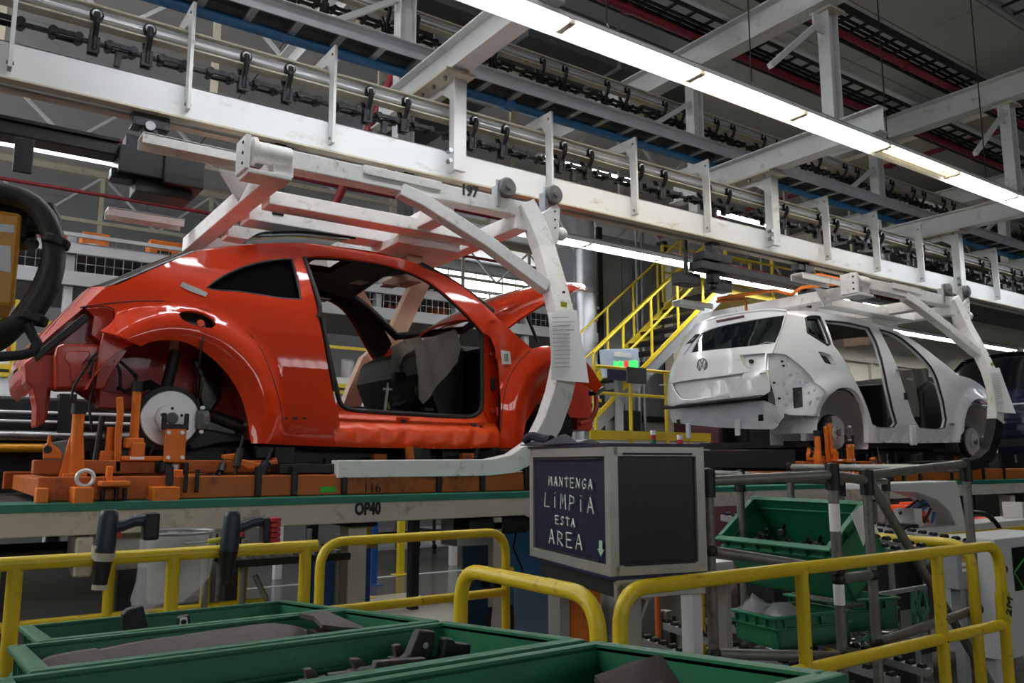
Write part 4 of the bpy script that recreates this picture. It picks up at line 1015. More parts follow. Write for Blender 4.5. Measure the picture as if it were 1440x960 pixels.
def carrier(dx, number, label, dark_foot):
    t = thing('car_carrier', label, 'carrier', (2.3 + dx, 5.3, 3.1))
    B = lambda mb, n, m='carrier', bv=.006, **k: mb.build(n, m, t, bevel=bv, **k)
    col = shift(COLP, dx)
    if dark_foot:
        B(sweep(MB(), col[:8], COLW[:8], .10), 'column'); B(sweep(MB(), col[7:], COLW[7:], .10), 'lower_arm', 'black', label='black padded lower arm')
    else:
        B(sweep(MB(), col, COLW, .10), 'column')
    B(sweep(MB(), shift(COLF, dx), .16, .10), 'far_column', 'pinkish')
    # spine tubes, braces, cross members
    Ys = 4.45; a = P(398, 226, Y=Ys); b = P(748, 292, Y=Ys); a.x += dx; b.x += dx; z = (a.z + b.z) / 2
    B(MB().box(a.x, b.x, Ys, Ys + .12, z - .055, z + .055), 'spine_tube')
    B(MB().box(P(510, 240, Y=Ys).x + dx, P(620, 265, Y=Ys).x + dx, Ys - .012, Ys, z + .0, z + .062), 'spine_cover')
    br = shift(pathpx([(566, 265, 4.44), (600, 282, 4.43), (690, 340, 4.35), (772, 402, 4.24)]), dx)
    B(sweep(MB(), br, .085, .09), 'diagonal_brace')
    brf = shift(pathpx([(498, 398, 6.47), (545, 478, 6.48)]), dx); B(sweep(MB(), brf, .09, .08), 'far_brace', 'pinkish')
    far = 6.45
    B(MB().box(a.x + .1, b.x + .1, far, far + .12, z - .1, z + .01), 'spine_tube')
    B(MB().box(a.x - .06, a.x + .06, Ys - .02, far + .1, z - .12, z - .01), 'cross_member')
    B(MB().box(b.x - .14, b.x - .02, Ys, far + .1, z - .15, z - .04), 'cross_member')
    B(MB().box((a.x + b.x) / 2 + .2, (a.x + b.x) / 2 + .32, Ys + .1, far, z - .14, z - .03), 'cross_member')
    for y, w, h in ((4.85, .16, .09), (5.25, .2, .10), (5.75, .16, .09)):
        B(MB().box(a.x + .06, b.x - .15, y, y + w, z - .16, z - .16 + h), 'inner_beam', 'carrier')
    B(MB().box(b.x - .75, b.x - .25, 5.0, 5.75, z - .22, z - .16), 'pad_plate')
    B(MB().box(b.x - .55, b.x - .42, 5.25, 5.5, z - .42, z - .22), 'locator', 'pinkish')
    B(MB().cbox((a.x + .35, 6.4, z - .2), .2, .16, .05), 'rest_pad', 'pinkish')
    # joint cylinder at the left end
    c = V(a.x - .02, Ys + .02, z)
    B(MB().cyl(c + V(-.14, -.01, 0), c + V(.06, -.01, 0), .062, n=20), 'pivot_sleeve'); B(MB().cyl(c + V(-.165, -.01, 0), c + V(-.14, -.01, 0), .08, n=20), 'sleeve_flange')
    ep = B(MB().box(c.x - .22, c.x - .19, Ys - .08, Ys + .10, z - .14, z + .06), 'end_plate')
    for dz in (-.10, -.04, .02): MB().cyl((c.x - .225, Ys - .04, z + dz), (c.x - .215, Ys - .04, z + dz), .010, n=8).build('bolt_hole', 'ink', ep)
    B(MB().box(c.x - .20, c.x + .05, Ys - .08, Ys + .1, z - .16, z - .13), 'foot_plate')
    B(MB().prism([(c.x - .25, Ys + .35, z - .02), (c.x - .05, Ys + .35, z - .02), (c.x - .12, Ys + .35, z - .2)], (0, .02, 0)), 'gusset')
    # overhanging channels at the left
    for y, x1, zz in ((4.62, .70, z - .02), (6.25, .62, z + .0)):
        B(MB().box(c.x - x1, c.x - .1, y, y + .14, zz + .05, zz + .062).box(c.x - x1, c.x - .1, y, y + .01, zz, zz + .06).box(c.x - x1, c.x - .1, y + .13, y + .14, zz, zz + .06), 'guide_channel', 'carrier', .002)
    # guide rollers on top
    for k, (px, py) in enumerate(((712, 264), (778, 274))):
        q = P(px, py, Y=Ys - .02); q.x += dx
        B(MB().lathe(q + V(0, .03, 0), (0, -1, 0), [(0, 0), (.062, 0), (.068, .006), (.068, .052), (.060, .06), (.022, .06), (.020, .072), (0, .072)], 22), 'guide_roller', 'castiron', 0)
        B(MB().box(q.x - .075, q.x - .045, Ys - .02, Ys + .05, q.z - .14, q.z + .01).cyl((q.x - .06, Ys, q.z - .02), (q.x - .06, Ys, q.z + .05), .012, n=8), 'roller_bracket', 'galv', .002)
    q = P(776, 300, Y=Ys - .02); q.x += dx
    B(MB().prism([(q.x - .11, Ys - .03, z - .02), (q.x + .04, Ys - .03, z + .08), (q.x + .07, Ys - .03, z + .05), (q.x + .05, Ys - .03, z - .20), (q.x - .05, Ys - .03, z - .28)], (0, .14, 0)), 'corner_plate')
    for dz in (.02, -.04, -.10): B(MB().cyl((q.x + .02, Ys - .034, z + dz), (q.x + .02, Ys - .028, z + dz), .007, n=8), 'bolt_hole', 'ink', 0)
    B(MB().sphere((q.x + .11, Ys + .02, z - .12), .05, 12, 8), 'buffer', 'carrier', 0)
    # suspension from the track
    for x in (a.x + .25, b.x - .55):
        B(MB().box(x - .04, x + .04, 5.24, 5.36, z - .1, 3.60), 'suspension_post', 'chain'); B(MB().box(x - .14, x + .14, 5.25, 5.35, 3.46, 3.53), 'trolley_block', 'chain')
        for s in (-1, 1): B(MB().cyl((x + s * .1, 5.24, 3.60), (x + s * .1, 5.36, 3.60), .03, n=12), 'trolley_wheel', 'chain', 0)
    B(MB().box(a.x + .05, b.x - .3, 5.26, 5.34, z - .075, z - .0), 'load_bar', 'carrier')
    # instruction sheet wrapped on the column
    sh = [[P(a_, b_, Y=y) + V(dx, 0, 0) for a_, b_, y in r] for r in (
        [(771, 440, 4.14), (790, 437, 4.135), (811, 436, 4.13)], [(773, 470, 4.105), (793, 468, 4.10), (816, 470, 4.085)], [(775, 500, 4.085), (797, 499, 4.08), (823, 502, 4.05)], [(775, 533, 4.085), (798, 536, 4.06), (828, 538, 4.0)])]
    ish = B(MB().grid(sh, smooth=True), 'instruction_sheet', 'paper', 0, solid=.002, label='white printed instruction sheet')
    m = MB()
    for i in range(13):
        u = (i + 1.2) / 16; y0_ = 440 + 92 * u; yy = 4.128 - .06 * u
        m.bar(P(776 + 4 * u, y0_, Y=yy - .012) + V(dx, 0, 0), P(800 + (i * 7 % 13), y0_ - 1, Y=yy - .016) + V(dx, 0, 0), .003, .003)
    m.build('printed_lines', 'tape', ish)
    B(MB().cbox(P(793, 428, Y=4.16) + V(dx, 0, 0), .05, .004, .035), 'old_tape', 'amber', 0)
    q = P(792, 411, Y=4.19) + V(dx, 0, 0); B(MB().cyl(q + V(0, -.012, 0), q + V(0, .0, 0), .009, n=10), 'bolt_hole', 'ink', 0)
    if number:
        p0 = P(660, 271, Y=Ys); text(number, .10, p0 + V(dx, 0, .01), (1, 0, 0), (0, 0, 1), 'ink', 'number', t, bold=.004, sx=.9)
    return t
carrier(0, '197', 'off-white hanging carrier with number 197 clasping the red car', False)
carrier(5.8, '', 'off-white hanging carrier with black lower arm clasping the white car', True)
# trolley and drive bar hanging left of the red carrier
t = thing('track_trolley', 'black trolley with drive bar hanging from the white beam at upper left', 'trolley', (1.0, 5.3, 3.2))
def bpx(name, x0, x1, y0, y1, Y, dep, m='black', bv=.006):
    a = P(x0, y1, Y=Y); b = P(x1, y0, Y=Y); return MB().box(a.x, b.x, Y, Y + dep, a.z, b.z).build(name, m, t, bevel=bv)
bpx('trolley_yoke', 197, 224, 168, 208, 5.25, .1, 'chain'); bpx('trolley_head', 186, 240, 162, 174, 5.24, .12, 'chain')
q = P(211, 178, Y=5.24); MB().cyl(q, q + V(0, -.02, 0), .03, n=14).build('pivot_pin', 'steel', t)
a = P(0, 168, Y=5.2); b = P(168, 206, Y=5.2); MB().box(-1.6, b.x, 5.22, 5.38, b.z - .05, b.z + .03).build('drive_bar', 'black', t, bevel=.008); MB().box(-1.6, b.x, 5.20, 5.40, b.z + .03, b.z + .05).build('bar_flange', 'chain', t)
bpx('coupling', 176, 222, 196, 218, 5.24, .14, 'chain'); bpx('housing', 166, 232, 214, 240, 5.15, .26); bpx('housing', 230, 289, 224, 256, 5.12, .3); bpx('housing', 190, 272, 240, 268, 5.2, .2)
bpx('flap', 17, 49, 196, 240, 5.1, .02); bpx('comb', 156, 190, 240, 248, 5.2, .1, 'chain')
t = thing('track_trolley', 'black trolley and drive bar hanging behind the white car hatch', 'trolley', (7.2, 5.3, 3.2))
X0 = 6.05
MB().box(X0, X0 + .1, 5.25, 5.35, 3.15, 3.56).build('trolley_yoke', 'chain', t, bevel=.006); MB().box(X0 - .15, X0 + .25, 5.22, 5.38, 3.36, 3.44).build('trolley_head', 'chain', t, bevel=.006)
MB().box(X0 - .2, X0 + 1.7, 5.22, 5.38, 3.26, 3.34).build('drive_bar', 'black', t, bevel=.006); MB().sphere((X0 + .05, 5.3, 3.12), .04, 10, 8).build('ball', 'chain', t)
for k, (x, y) in enumerate(((965, 393), (1010, 402))):
    t = thing('pad_block', ('left' if k == 0 else 'right') + ' black buffer block hanging above the white car hatch', 'buffer block', P(x, y, Y=5.38))
    q = P(x, y, Y=5.38); MB().cbox(q, .26, .14, .12).build('block', 'black', t, bevel=.01); MB().bar(q, V(q.x, q.y, 3.575), .03, .03).build('stem', 'dark', t)
t = thing('orange_manipulator', 'orange flat articulated arm above the white car roof', 'arm', P(1100, 410, Y=5.2))
MB().tube(pathpx([(1010, 420, 5.6), (1060, 412, 5.5), (1090, 408, 5.3), (1112, 414, 5.2), (1128, 404, 5.1), (1190, 398, 5.0)]), .025, n=4).build('arm_bar', 'orange', t)
MB().tube(pathpx([(1120, 392, 5.2), (1150, 387, 5.2), (1188, 395, 5.2)]), .03, n=4).build('arm_bar', 'orange', t); MB().tube(pathpx([(1008, 424, 5.6), (1048, 420, 5.5), (1050, 440, 5.5)]), .018, n=4).build('arm_link', 'orangedk', t)
# ============================================================ LINE CONVEYOR AND SKIDS
t = thing('line_conveyor', 'raised assembly conveyor with off-white side beam and green edge strip', 'conveyor', (5, 5.3, 0))
Yd = 4.04
MB().box(-1.5, 18, Yd + .08, 6.7, 1.17, 1.212).build('deck', 'dark', t)
MB().box(-1.5, 18, Yd - .012, Yd + .3, 1.212, 1.245).build('belt_edge', 'belt', t, label='green belt edge strip')
MB().box(-1.5, 18, Yd, Yd + .06, 1.108, 1.212).build('side_beam', 'deck', t, bevel=.006)
MB().box(-1.5, 18, 6.64, 6.7, 1.06, 1.2).build('side_beam', 'deck', t)
for x in (-.55, 1.93, 4.45, 7.0, 9.5, 12.0):
    MB().box(x - .055, x + .055, 4.24, 4.36, 0, 1.11).build('leg', 'deck', t, bevel=.006); MB().box(x - .08, x + .08, 4.16, 4.44, 1.075, 1.11).build('leg_head', 'dark', t, bevel=.01)
    MB().box(x - .05, x + .05, 6.4, 6.5, 0, 1.1).build('leg', 'deck', t); MB().box(x - .1, x + .1, 4.2, 4.4, 0, .015).build('foot_plate', 'deck', t)
text('OP40', .088, P(517, 715.5, Y=Yd), (1, 0, 0), (0, 0, 1), 'ink', 'station_lettering', t, lift=.003, bold=.004, sx=.72)
MB().box(P(108, 740, Y=Yd).x, P(134, 740, Y=Yd).x, Yd + .0, Yd + .12, .93, 1.10).build('junction_box', 'deck', t, bevel=.01)
for x0 in (.55, 2.6): MB().box(x0, x0 + .35, 4.3, 4.5, .92, 1.1).build('drive_housing', 'lightgrey', t, bevel=.01)
def skid(dx, label, number):
    t = thing('assembly_skid', label, 'skid', (2.2 + dx, 5.3, 1.25))
    O = lambda mb, n, m='orange', bv=.006, **k: mb.build(n, m, t, bevel=bv, **k)
    def bx_(n, x0, x1, y0, y1, Y, dep, m='orange', bv=.006):
        a = P(x0, y1, Y=Y); b = P(x1, y0, Y=Y); return O(MB().box(a.x + dx, b.x + dx, Y, Y + dep, a.z, b.z), n, m, bv)
    # long beams of the skid, in pieces between the clamps
    a = P(49, 710, Y=4.2); 
    cuts = [a.x, .93, 1.36, 1.55, 1.83, 2.42, 2.72, 3.05, 3.5, 4.3]
    for i, (x0, x1) in enumerate(zip(cuts, cuts[1:])):
        O(MB().box(x0 + dx + .006, x1 + dx - .006, 4.22, 4.34, 1.247, 1.355), 'skid_beam', 'orangedk')
        if i: O(MB().box(x0 + dx - .016, x0 + dx + .016, 4.20, 4.24, 1.25, 1.40), 'clamp_bar', 'chain')
    O(MB().box(a.x + dx, 4.3 + dx, 6.3, 6.42, 1.247, 1.36), 'skid_beam', 'orangedk')
    for x in (a.x + .05, 1.5, 2.9, 4.1): O(MB().box(x + dx, x + dx + .12, 4.34, 6.3, 1.247, 1.34), 'cross_beam', 'orangedk')
    bx_('upper_beam', 46, 391, 647, 667, 4.42, .1, 'orangedk')
    bx_('end_block', 50, 69, 686, 708, 4.12, .1); bx_('corner_block', 103, 133, 685, 712, 4.05, .2); bx_('corner_block', 215, 254, 684, 711, 4.08, .2)
    bx_('clamp_block', 393, 473, 652, 666, 4.25, .15, 'black')
    if number:
        text(number, .075, P(523, 686, Y=4.22) + V(dx, 0, 0), (1, 0, 0), (0, 0, 1), 'ink', 'number', t)
        q = P(461, 688, Y=4.218); O(MB().cbox(q, .085, .004, .03), 'sticker', 'green', 0)
    # posts that carry the body
    def post(x, yt, yb, Y, r, head=True):
        p = P(x, yt, Y=Y) + V(dx, 0, 0); q = P(x, yb, Y=Y) + V(dx, 0, 0); q.x = p.x
        o = O(MB().cyl(p, q, r, n=14), 'post', 'orange', 0)
        if head: O(MB().cyl(p + V(0, 0, .03), p - V(0, 0, .02), r * 1.25, n=14), 'post_head', 'dark', 0)
        O(MB().box(p.x - r * 2, p.x + r * 2, Y - r * 1.6, Y + r * 1.6, q.z, q.z + .05), 'post_base', 'orange')
        return p, q
    p, q = post(111, 576, 680, 4.40, .026); 
    O(MB().prism([(p.x - .07, 4.40, q.z), (p.x + .05, 4.40, q.z), (p.x + .03, 4.40, q.z + .22), (p.x - .03, 4.40, q.z + .22)], (0, .02, 0)), 'post_gusset')
    post(193, 545, 630, 4.45, .021); post(156, 600, 648, 4.5, .02, False)
    O(sweep(MB(), shift(pathpx([(169, 558, 4.42), (170, 580, 4.42), (167, 612, 4.42), (166, 664, 4.42)]), dx), .03, .03), 'flat_post')
    O(MB().prism(shift([P(x, y, Y=4.4) for x, y in ((61, 645), (61, 628), (67, 622), (68, 612), (72, 612), (73, 624), (82, 630), (87, 636), (87, 645))], dx), (0, .03, 0)), 'lug_plate')
    q = P(67, 632, Y=4.39) + V(dx, 0, 0); O(MB().cyl(q, q + V(0, -.006, 0), .018, n=14), 'lug_hole', 'ink', 0)
    bx_('tray_plate', 172, 232, 641, 648, 4.38, .12); bx_('base_plate', 143, 184, 676, 684, 4.1, .2); bx_('base_block', 150, 160, 655, 678, 4.2, .06); bx_('slide_block', 184, 205, 622, 642, 4.4, .08); bx_('slide_label', 183, 203, 642, 646, 4.36, .01, 'paper', 0)
    # eye bolt
    q = P(120, 672, Y=4.1) + V(dx, 0, 0); rr = [q + V(.034 * math.cos(u), 0, .034 * math.sin(u)) for u in [2 * math.pi * i / 20 for i in range(21)]]
    O(MB().tube(rr, .009, n=8, caps=False), 'eye_bolt', 'disc', 0)
    # wheel hub holder in front of the disc
    hp = bx_('hub_plate', 230, 263, 602, 650, 4.36, .02)
    f = P(247, 596, Y=4.36) + V(dx, 0, 0); w = .065
    O(MB().prism([f + V(-w, 0, -.03), f + V(w, 0, -.03), f + V(w, 0, .055), f + V(w - .022, 0, .055), f + V(w - .022, 0, .0), f + V(-w + .022, 0, .0), f + V(-w + .022, 0, .055), f + V(-w, 0, .055)], (0, .02, 0)), 'hub_fork', 'chain')
    for u, v in ((237, 608), (256, 608), (236, 643), (256, 643)):
        q = P(u, v, Y=4.36) + V(dx, 0, 0); MB().cyl(q, q + V(0, -.01, 0), .010, n=8).build('bolt', 'disc', hp)
    bx_('hub_clamp', 226, 234, 650, 665, 4.33, .08, 'chain'); bx_('hub_clamp', 258, 266, 650, 665, 4.33, .08, 'chain'); bx_('clamp_pin', 244, 252, 653, 661, 4.32, .06, 'galv'); bx_('clamp_foot', 236, 258, 660, 670, 4.3, .1)
    # spring stands and screw rods
    for u0, v0, u1, v1, r in ((342, 612, 330, 668, .013), (383, 630, 358, 688, .017), (316, 646, 308, 668, .013)):
        p = P(u0, v0, Y=4.3) + V(dx, 0, 0); q = P(u1, v1, Y=4.24) + V(dx, 0, 0)
        O(MB().cyl(p, q, r * .6, n=8), 'spindle', 'chain', 0); m_ = p.lerp(q, .35); n_ = p.lerp(q, .8); O(MB().cyl(m_, n_, r * 1.5, n=10), 'spindle_sleeve', 'black', 0)
    O(MB().prism(shift([P(x, y, Y=4.3) for x, y in ((313, 639), (334, 637), (340, 645), (372, 653), (374, 660), (350, 660), (330, 648), (314, 645))], dx), (0, .03, 0)), 'spindle_arm')
    for u in (145, 262, 278, 164, 176):
        p = P(u, 660 if u > 200 else 686, Y=4.19) + V(dx, 0, 0); O(MB().cyl(p, p + V(0, 0, -.11 if u > 200 else -.07), .010, n=8), 'screw_rod', 'chain', 0)
    p = P(144, 585, Y=4.5) + V(dx, 0, 0); O(MB().cyl(p, p + V(-.03, 0, -.38), .014, n=8), 'gas_strut', 'black', 0); O(MB().cyl(p + V(-.018, 0, -.22), p + V(-.03, 0, -.36), .03, n=10), 'gas_strut', 'black', 0)
    return t
skid(0, 'orange skid with jigs numbered 116 carrying the red car', '116')
skid(5.8, 'grimy orange skid with jigs carrying the white car', '')
def drive(dx, label, seed, blues):
    t = thing('powertrain', label, 'powertrain', (2.2 + dx, 5.2, 1.36)); rnd = random.Random(seed)
    MB().box(.55 + dx, 4.0 + dx, 4.72, 5.95, 1.36, 1.54).build('underside_dark_block', 'black', t, bevel=.01)  # oversized black block added so the underside of the car looks dark
    MB().cyl((.75 + dx, 4.75, 1.42), (.75 + dx, 5.9, 1.42), .10, n=18).build('silencer', 'steel', t)
    MB().tube([(.8 + dx, 5.2, 1.44), (1.6 + dx, 5.3, 1.46), (3.4 + dx, 5.3, 1.45)], .035, n=10).build('exhaust_pipe', 'steel', t)
    MB().box(3.1 + dx, 3.9 + dx, 4.8, 5.8, 1.45, 1.72).build('engine_block', 'castiron', t, bevel=.02)
    for i in range(44):
        x = .5 + rnd.random() * 3.3 + dx; z = 1.36 + rnd.random() * .12; y = 4.42 + rnd.random() * .3; s = .02 + rnd.random() * .06
        m = rnd.choice(['black', 'dark', 'chain', 'dark', 'orangedk', 'black', 'bluepanel' if blues and i % 3 == 0 else 'dark'])
        if i % 3: MB().cbox((x, y, z), s * 1.6, s, s * 1.3).build('fitting', m, t, bevel=.004)
        else: MB().cyl((x, y, z - s), (x + rnd.uniform(-.04, .04), y, z + s), s * .4, n=8).build('fitting', m, t)
    for i in range(5):
        x = .55 + rnd.random() * .5 + dx; MB().tube(catmull([(x, 4.6, 1.58), (x + rnd.uniform(-.1, .1), 4.5, 1.5), (x + rnd.uniform(-.1, .15), 4.55, 1.42), (x + .1, 4.6, 1.38)], 4), .008, n=6).build('hose', 'rubber', t)
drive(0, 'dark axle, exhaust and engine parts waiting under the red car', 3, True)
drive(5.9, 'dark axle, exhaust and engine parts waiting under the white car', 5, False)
# ============================================================ YELLOW RAILINGS
def railing(label, runs, r=.022, posts=(), mids=(), feet=True):
    """runs: list of tube paths; posts: (top point); mids: straight bars"""
    t = thing('guard_railing', label, 'railing', (runs[0][0][0], runs[0][0][1], 0))
    for p in runs: MB().tube(fillet(p, .10, 7), r, n=14).build('top_rail', 'yellow', t)
    for a, b in mids: MB().cyl(a, b, r, n=14).build('mid_rail', 'yellow', t)
    for x, y, z in posts:
        MB().cyl((x, y, 0), (x, y, z), r, n=14).build('post', 'yellow', t)
        MB().cyl((x, y, 0), (x, y, .012), r * 2.4, n=14).build('base_flange', 'yellow', t)
        for dz in (.32, .24): MB().cyl((x, y - r * .98, z - dz), (x, y - r * 1.05, z - dz), .004, n=6).build('bolt', 'ink', t)
    return t
ZR = 1.122
railing('yellow tubular railing with straight end in front of the power drills', [[(-.5, 2.9, ZR), (1.16, 2.9, ZR)]], .0215, [(-.3, 2.9, ZR), (.222, 2.9, ZR), (.668, 2.9, ZR), (1.118, 2.9, ZR)], [])
railing('darker yellow railing standing under the conveyor at the left', [[(-.9, 3.75, 1.035), (1.28, 3.75, 1.035)]], .021, [(-.05, 3.75, 1.035), (.22, 3.75, 1.035), (.62, 3.75, 1.035), (1.0, 3.75, 1.035), (1.16, 3.75, 1.035)], [((-.9, 3.75, .80), (1.28, 3.75, .80))])
railing('yellow hooped railing with two bars in the gap right of the drills', [[(1.215, 3.0, 0), (1.215, 3.0, ZR), (2.06, 3.0, ZR), (2.06, 3.0, 0)]], .0185, [], [((1.215, 3.0, .87), (2.06, 3.0, .87))])
railing('short scuffed yellow hoop left below the blue sign', [[(1.29, 2.11, 0), (1.29, 2.11, 1.112), (1.29, 1.50, 1.112), (1.29, 1.50, 0)]], .0205)
railing('long yellow railing with rounded end in front of the crate rack', [[(1.52, 1.68, 0), (1.52, 1.68, 1.085), (3.60, 1.68, 1.085), (3.60, 1.68, 0)]], .021, [(2.30, 1.68, 1.085), (3.12, 1.68, 1.085)], [((1.9, 1.68, .775), (3.60, 1.68, .775))])
railing('yellow hoop just behind the rounded end of the long railing', [[(3.62, 1.80, 0), (3.62, 1.80, 1.075), (3.62, 2.5, 1.075), (3.62, 2.5, 0)]], .022)
railing('low yellow railing behind the sign stand', [[(2.36, 2.75, 0), (2.36, 2.75, 1.0), (3.05, 2.75, 1.0)]], .018, [(3.0, 2.75, 1.0)], [((2.3, 2.75, .55), (3.05, 2.75, .55))])
t = thing('tag_strip', 'yellow tape tag lettered in black on the railing post at far right', 'tag', (3.585, 1.65, .85))
MB().lathe((3.60, 1.68, .84), (0, 0, 1), [(.026, -.06), (.0275, -.05), (.0275, .05), (.026, .06)], 18).build('band', 'yellow', t); MB().prism([(3.55, 1.652, .80), (3.585, 1.65, .79), (3.60, 1.65, .90), (3.56, 1.652, .91)], (0, -.003, 0)).build('flag', 'amber', t)
text('2M', .06, (3.578, 1.646, .85), (.35, 0, 1), (-1, 0, .3), 'ink', 'lettering', t)
# ============================================================ GREEN PARTS CRATES (front rack)
def crate(name, label, o, ux, uy, uz, L, Wd, Hh, group=None, wall=.018, ribs=True):
    """o: corner of the rim nearest minus ux and uy; uz points up out of the crate"""
    o = Vector(o); ux = Vector(ux).normalized(); uz = Vector(uz).normalized(); uy = uz.cross(ux).normalized()
    t = thing(name, label, 'crate', tuple(o), group)
    def pt(a, b, c): return o + ux * a + uy * b + uz * c
    def slab(m, a0, a1, b0, b1, c0, c1, tap=0):
        vs = [pt(a0 + tap, b0 + tap, c0), pt(a1 - tap, b0 + tap, c0), pt(a1 - tap, b1 - tap, c0), pt(a0 + tap, b1 - tap, c0), pt(a0, b0, c1), pt(a1, b0, c1), pt(a1, b1, c1), pt(a0, b1, c1)]
        return m.add(vs, [(0, 3, 2, 1), (4, 5, 6, 7), (0, 1, 5, 4), (1, 2, 6, 5), (2, 3, 7, 6), (3, 0, 4, 7)])
    k = .018
    MB_ = slab(MB(), k, L - k, k, Wd - k, -Hh, -Hh + .012); MB_.build('base', 'bin', t)
    for nm, (a0, a1, b0, b1) in (('wall', (k, L - k, k, k + .008)), ('wall', (k, L - k, Wd - k - .008, Wd - k)), ('wall', (k, k + .008, k, Wd - k)), ('wall', (L - k - .008, L - k, k, Wd - k))):
        slab(MB(), a0, a1, b0, b1, -Hh, 0).build(nm, 'bin', t)
    m = MB(); w = .026
    for c0, c1, e in ((-.012, 0, 0), (-.055, -.045, .006)):
        slab(m, e, L - e, e, e + w, c0, c1); slab(m, e, L - e, Wd - w - e, Wd - e, c0, c1); slab(m, e, e + w, w + e, Wd - w - e, c0, c1); slab(m, L - w - e, L - e, w + e, Wd - w - e, c0, c1)
    rim = m.build('rim', 'bin', t, bevel=.004)
    if ribs:
        src = None
        for i in range(int(L / .085)):
            for b in (.004, Wd - .018):
                a = .05 + i * .085; slab(MB(), a, a + .006, b, b + .014, -.05, -.01).build('rib', 'bin', rim)
        for i in range(int(Wd / .085)):
            for a_ in (.004, L - .018):
                b = .05 + i * .085; slab(MB(), a_, a_ + .014, b, b + .006, -.05, -.01).build('rib', 'bin', rim)
    return t, pt
tl_ = R(5.0); UX = V(1, 0, 0); UZ = V(0, math.sin(tl_), math.cos(tl_)); UY = UZ.cross(UX)
far = P(402, 843, Y=2.2); X1 = far.x; o0 = V(X1 - .615, 2.2, far.z)
labs = ['green crate farthest from the camera holding a black bracket', 'green crate with a long brown moulded strip lying in it', 'green crate with black upright clips in the foreground', 'nearest green crate at the bottom edge with a brown flap']
CR = []
step = .425
for i in range(4):
    oc = o0 - UY * (.40 + i * step) - UX * (.05 * i)
    CR.append(crate('parts_crate', labs[i], oc, UX, UY, UZ, .615 + .05 * i, .40, .21, 'green crates on the front rack'))
t = thing('crate_rack', 'sloping roller rack under the foreground crates', 'rack', (.45, 1.4, 0))
for x in (.17, .43, .70):
    a = o0 - UZ * .24 + V(x - o0.x, 0, 0); MB().bar(a + UY * .1, a - UY * 1.75, .04, .035, up=UZ).build('roller_rail', 'pipe', t)
for x in (.15, .72):
    for y in (2.15, .62): MB().cyl((x, y, 0), (x, y, o0.z - .24 + (2.2 - y) * math.tan(tl_)), .018, n=10).build('leg', 'pipe', t)
for y in (2.15, .62): MB().cyl((.15, y, o0.z - .26 + (2.2 - y) * math.tan(tl_)), (.72, y, o0.z - .26 + (2.2 - y) * math.tan(tl_)), .018, n=10).build('cross_tube', 'pipe', t)
# contents
_, p0 = CR[0]; _, p1 = CR[1]; _, p2 = CR[2]; _, p3 = CR[3]
def pts_at(l, Y): return [P(a, b, Y=Y) for a, b in l]
def down(p, z): return V(p.x, p.y, z)
FL = o0.z - .19
t = thing('plastic_bracket', 'black upright angled bracket in the farthest crate', 'car part', down(P(190, 885, Y=1.98), FL))
MB().prism(pts_at([(173, 893), (173, 864), (180, 857), (202, 851), (208, 876), (211, 890), (222, 893), (200, 900)], 1.98), (0, .03, 0)).build('upright', 'black', t, bevel=.004)
q = P(190, 890, Y=1.98); MB().box(q.x - .05, q.x + .08, 1.9, 2.1, FL, FL + .07).build('foot', 'black', t, bevel=.006); MB().bar(q, V(q.x, 2.0, FL + .03), .05, .03).build('stem', 'black', t)
t = thing('clip_plate', 'small black clip with a white ring mark in the farthest crate', 'car part', down(P(260, 880, Y=1.98), FL))
MB().prism(pts_at([(250, 886), (251, 868), (266, 864), (270, 880), (290, 878), (294, 881), (270, 885)], 1.98), (0, .02, 0)).build('plate', 'black', t, bevel=.003); q = P(258, 874, Y=1.976)
MB().prism(pts_at([(252, 880), (253, 868), (263, 867), (264, 879)], 1.977), (0, -.001, 0)).build('white_mark', 'paper', t); MB().cyl(q + V(0, -.002, 0), q + V(0, -.004, 0), .006, n=12).build('ring_mark', 'ink', t)
MB().bar(q + V(.01, .01, -.01), V(q.x, 2.0, FL), .04, .03).build('stem', 'black', t)
# long brown mouldings lying across the second crate
def strip(label, top, Y0, Y1, seed):
    """top: pixel line of the upper edge from left to right"""
    n = len(top); rows = []
    for i, (a, b) in enumerate(top):
        p = P(a, b, Y=Y1 + (Y0 - Y1) * 0); rows.append([p + V(0, -.09, -.085), p + V(0, -.085, -.035), p + V(0, -.06, -.018), p + V(0, -.03, -.012), p + V(0, -.01, 0), p + V(0, .03, -.004), p + V(0, .05, -.05)])
    rows = [[rows[i][j] for i in range(n)] for j in range(7)]
    rows = [catmull(r, 4, 80) for r in rows]; rows = [list(c) for c in zip(*rows)]
    t = thing('moulded_strip', label, 'car part', down(rows[0][0], FL)); MB().grid(rows).build('skin', 'part', t, solid=.006)
    for i in range(2, len(rows), 5): MB().cbox(rows[i][1] + V(0, -.01, -.02), .03, .02, .035).build('clip', 'black', t, bevel=.004)
    MB().tube([r[2] for r in rows], .004, n=6).build('bead', 'part', t); k = rows[len(rows) // 2][3]; MB().bar(k, down(k, FL), .05, .03).build('stem', 'part', t)
strip('brown moulded strip with rounded end at the left of the second crate', [(56, 944), (66, 931), (95, 923), (138, 916)], 1.6, 1.66, 1)
strip('long brown moulded strip in the middle of the second crate', [(136, 919), (190, 908), (250, 899), (292, 897)], 1.6, 1.67, 2)
strip('brown moulded strip toward the right of the second crate', [(262, 897), (330, 887), (388, 880), (412, 883), (438, 891)], 1.6, 1.68, 3)
t = thing('plastic_flap', 'dark brown curved flap at the right end of the second crate', 'car part', down(P(470, 880, Y=1.6), FL))
MB().grid([pts_at([(421, 868), (440, 866), (456, 863)], 1.68), pts_at([(441, 872), (462, 872), (482, 874)], 1.64), pts_at([(452, 884), (480, 887), (515, 889)], 1.58)]).build('flap', 'part', t, solid=.008)
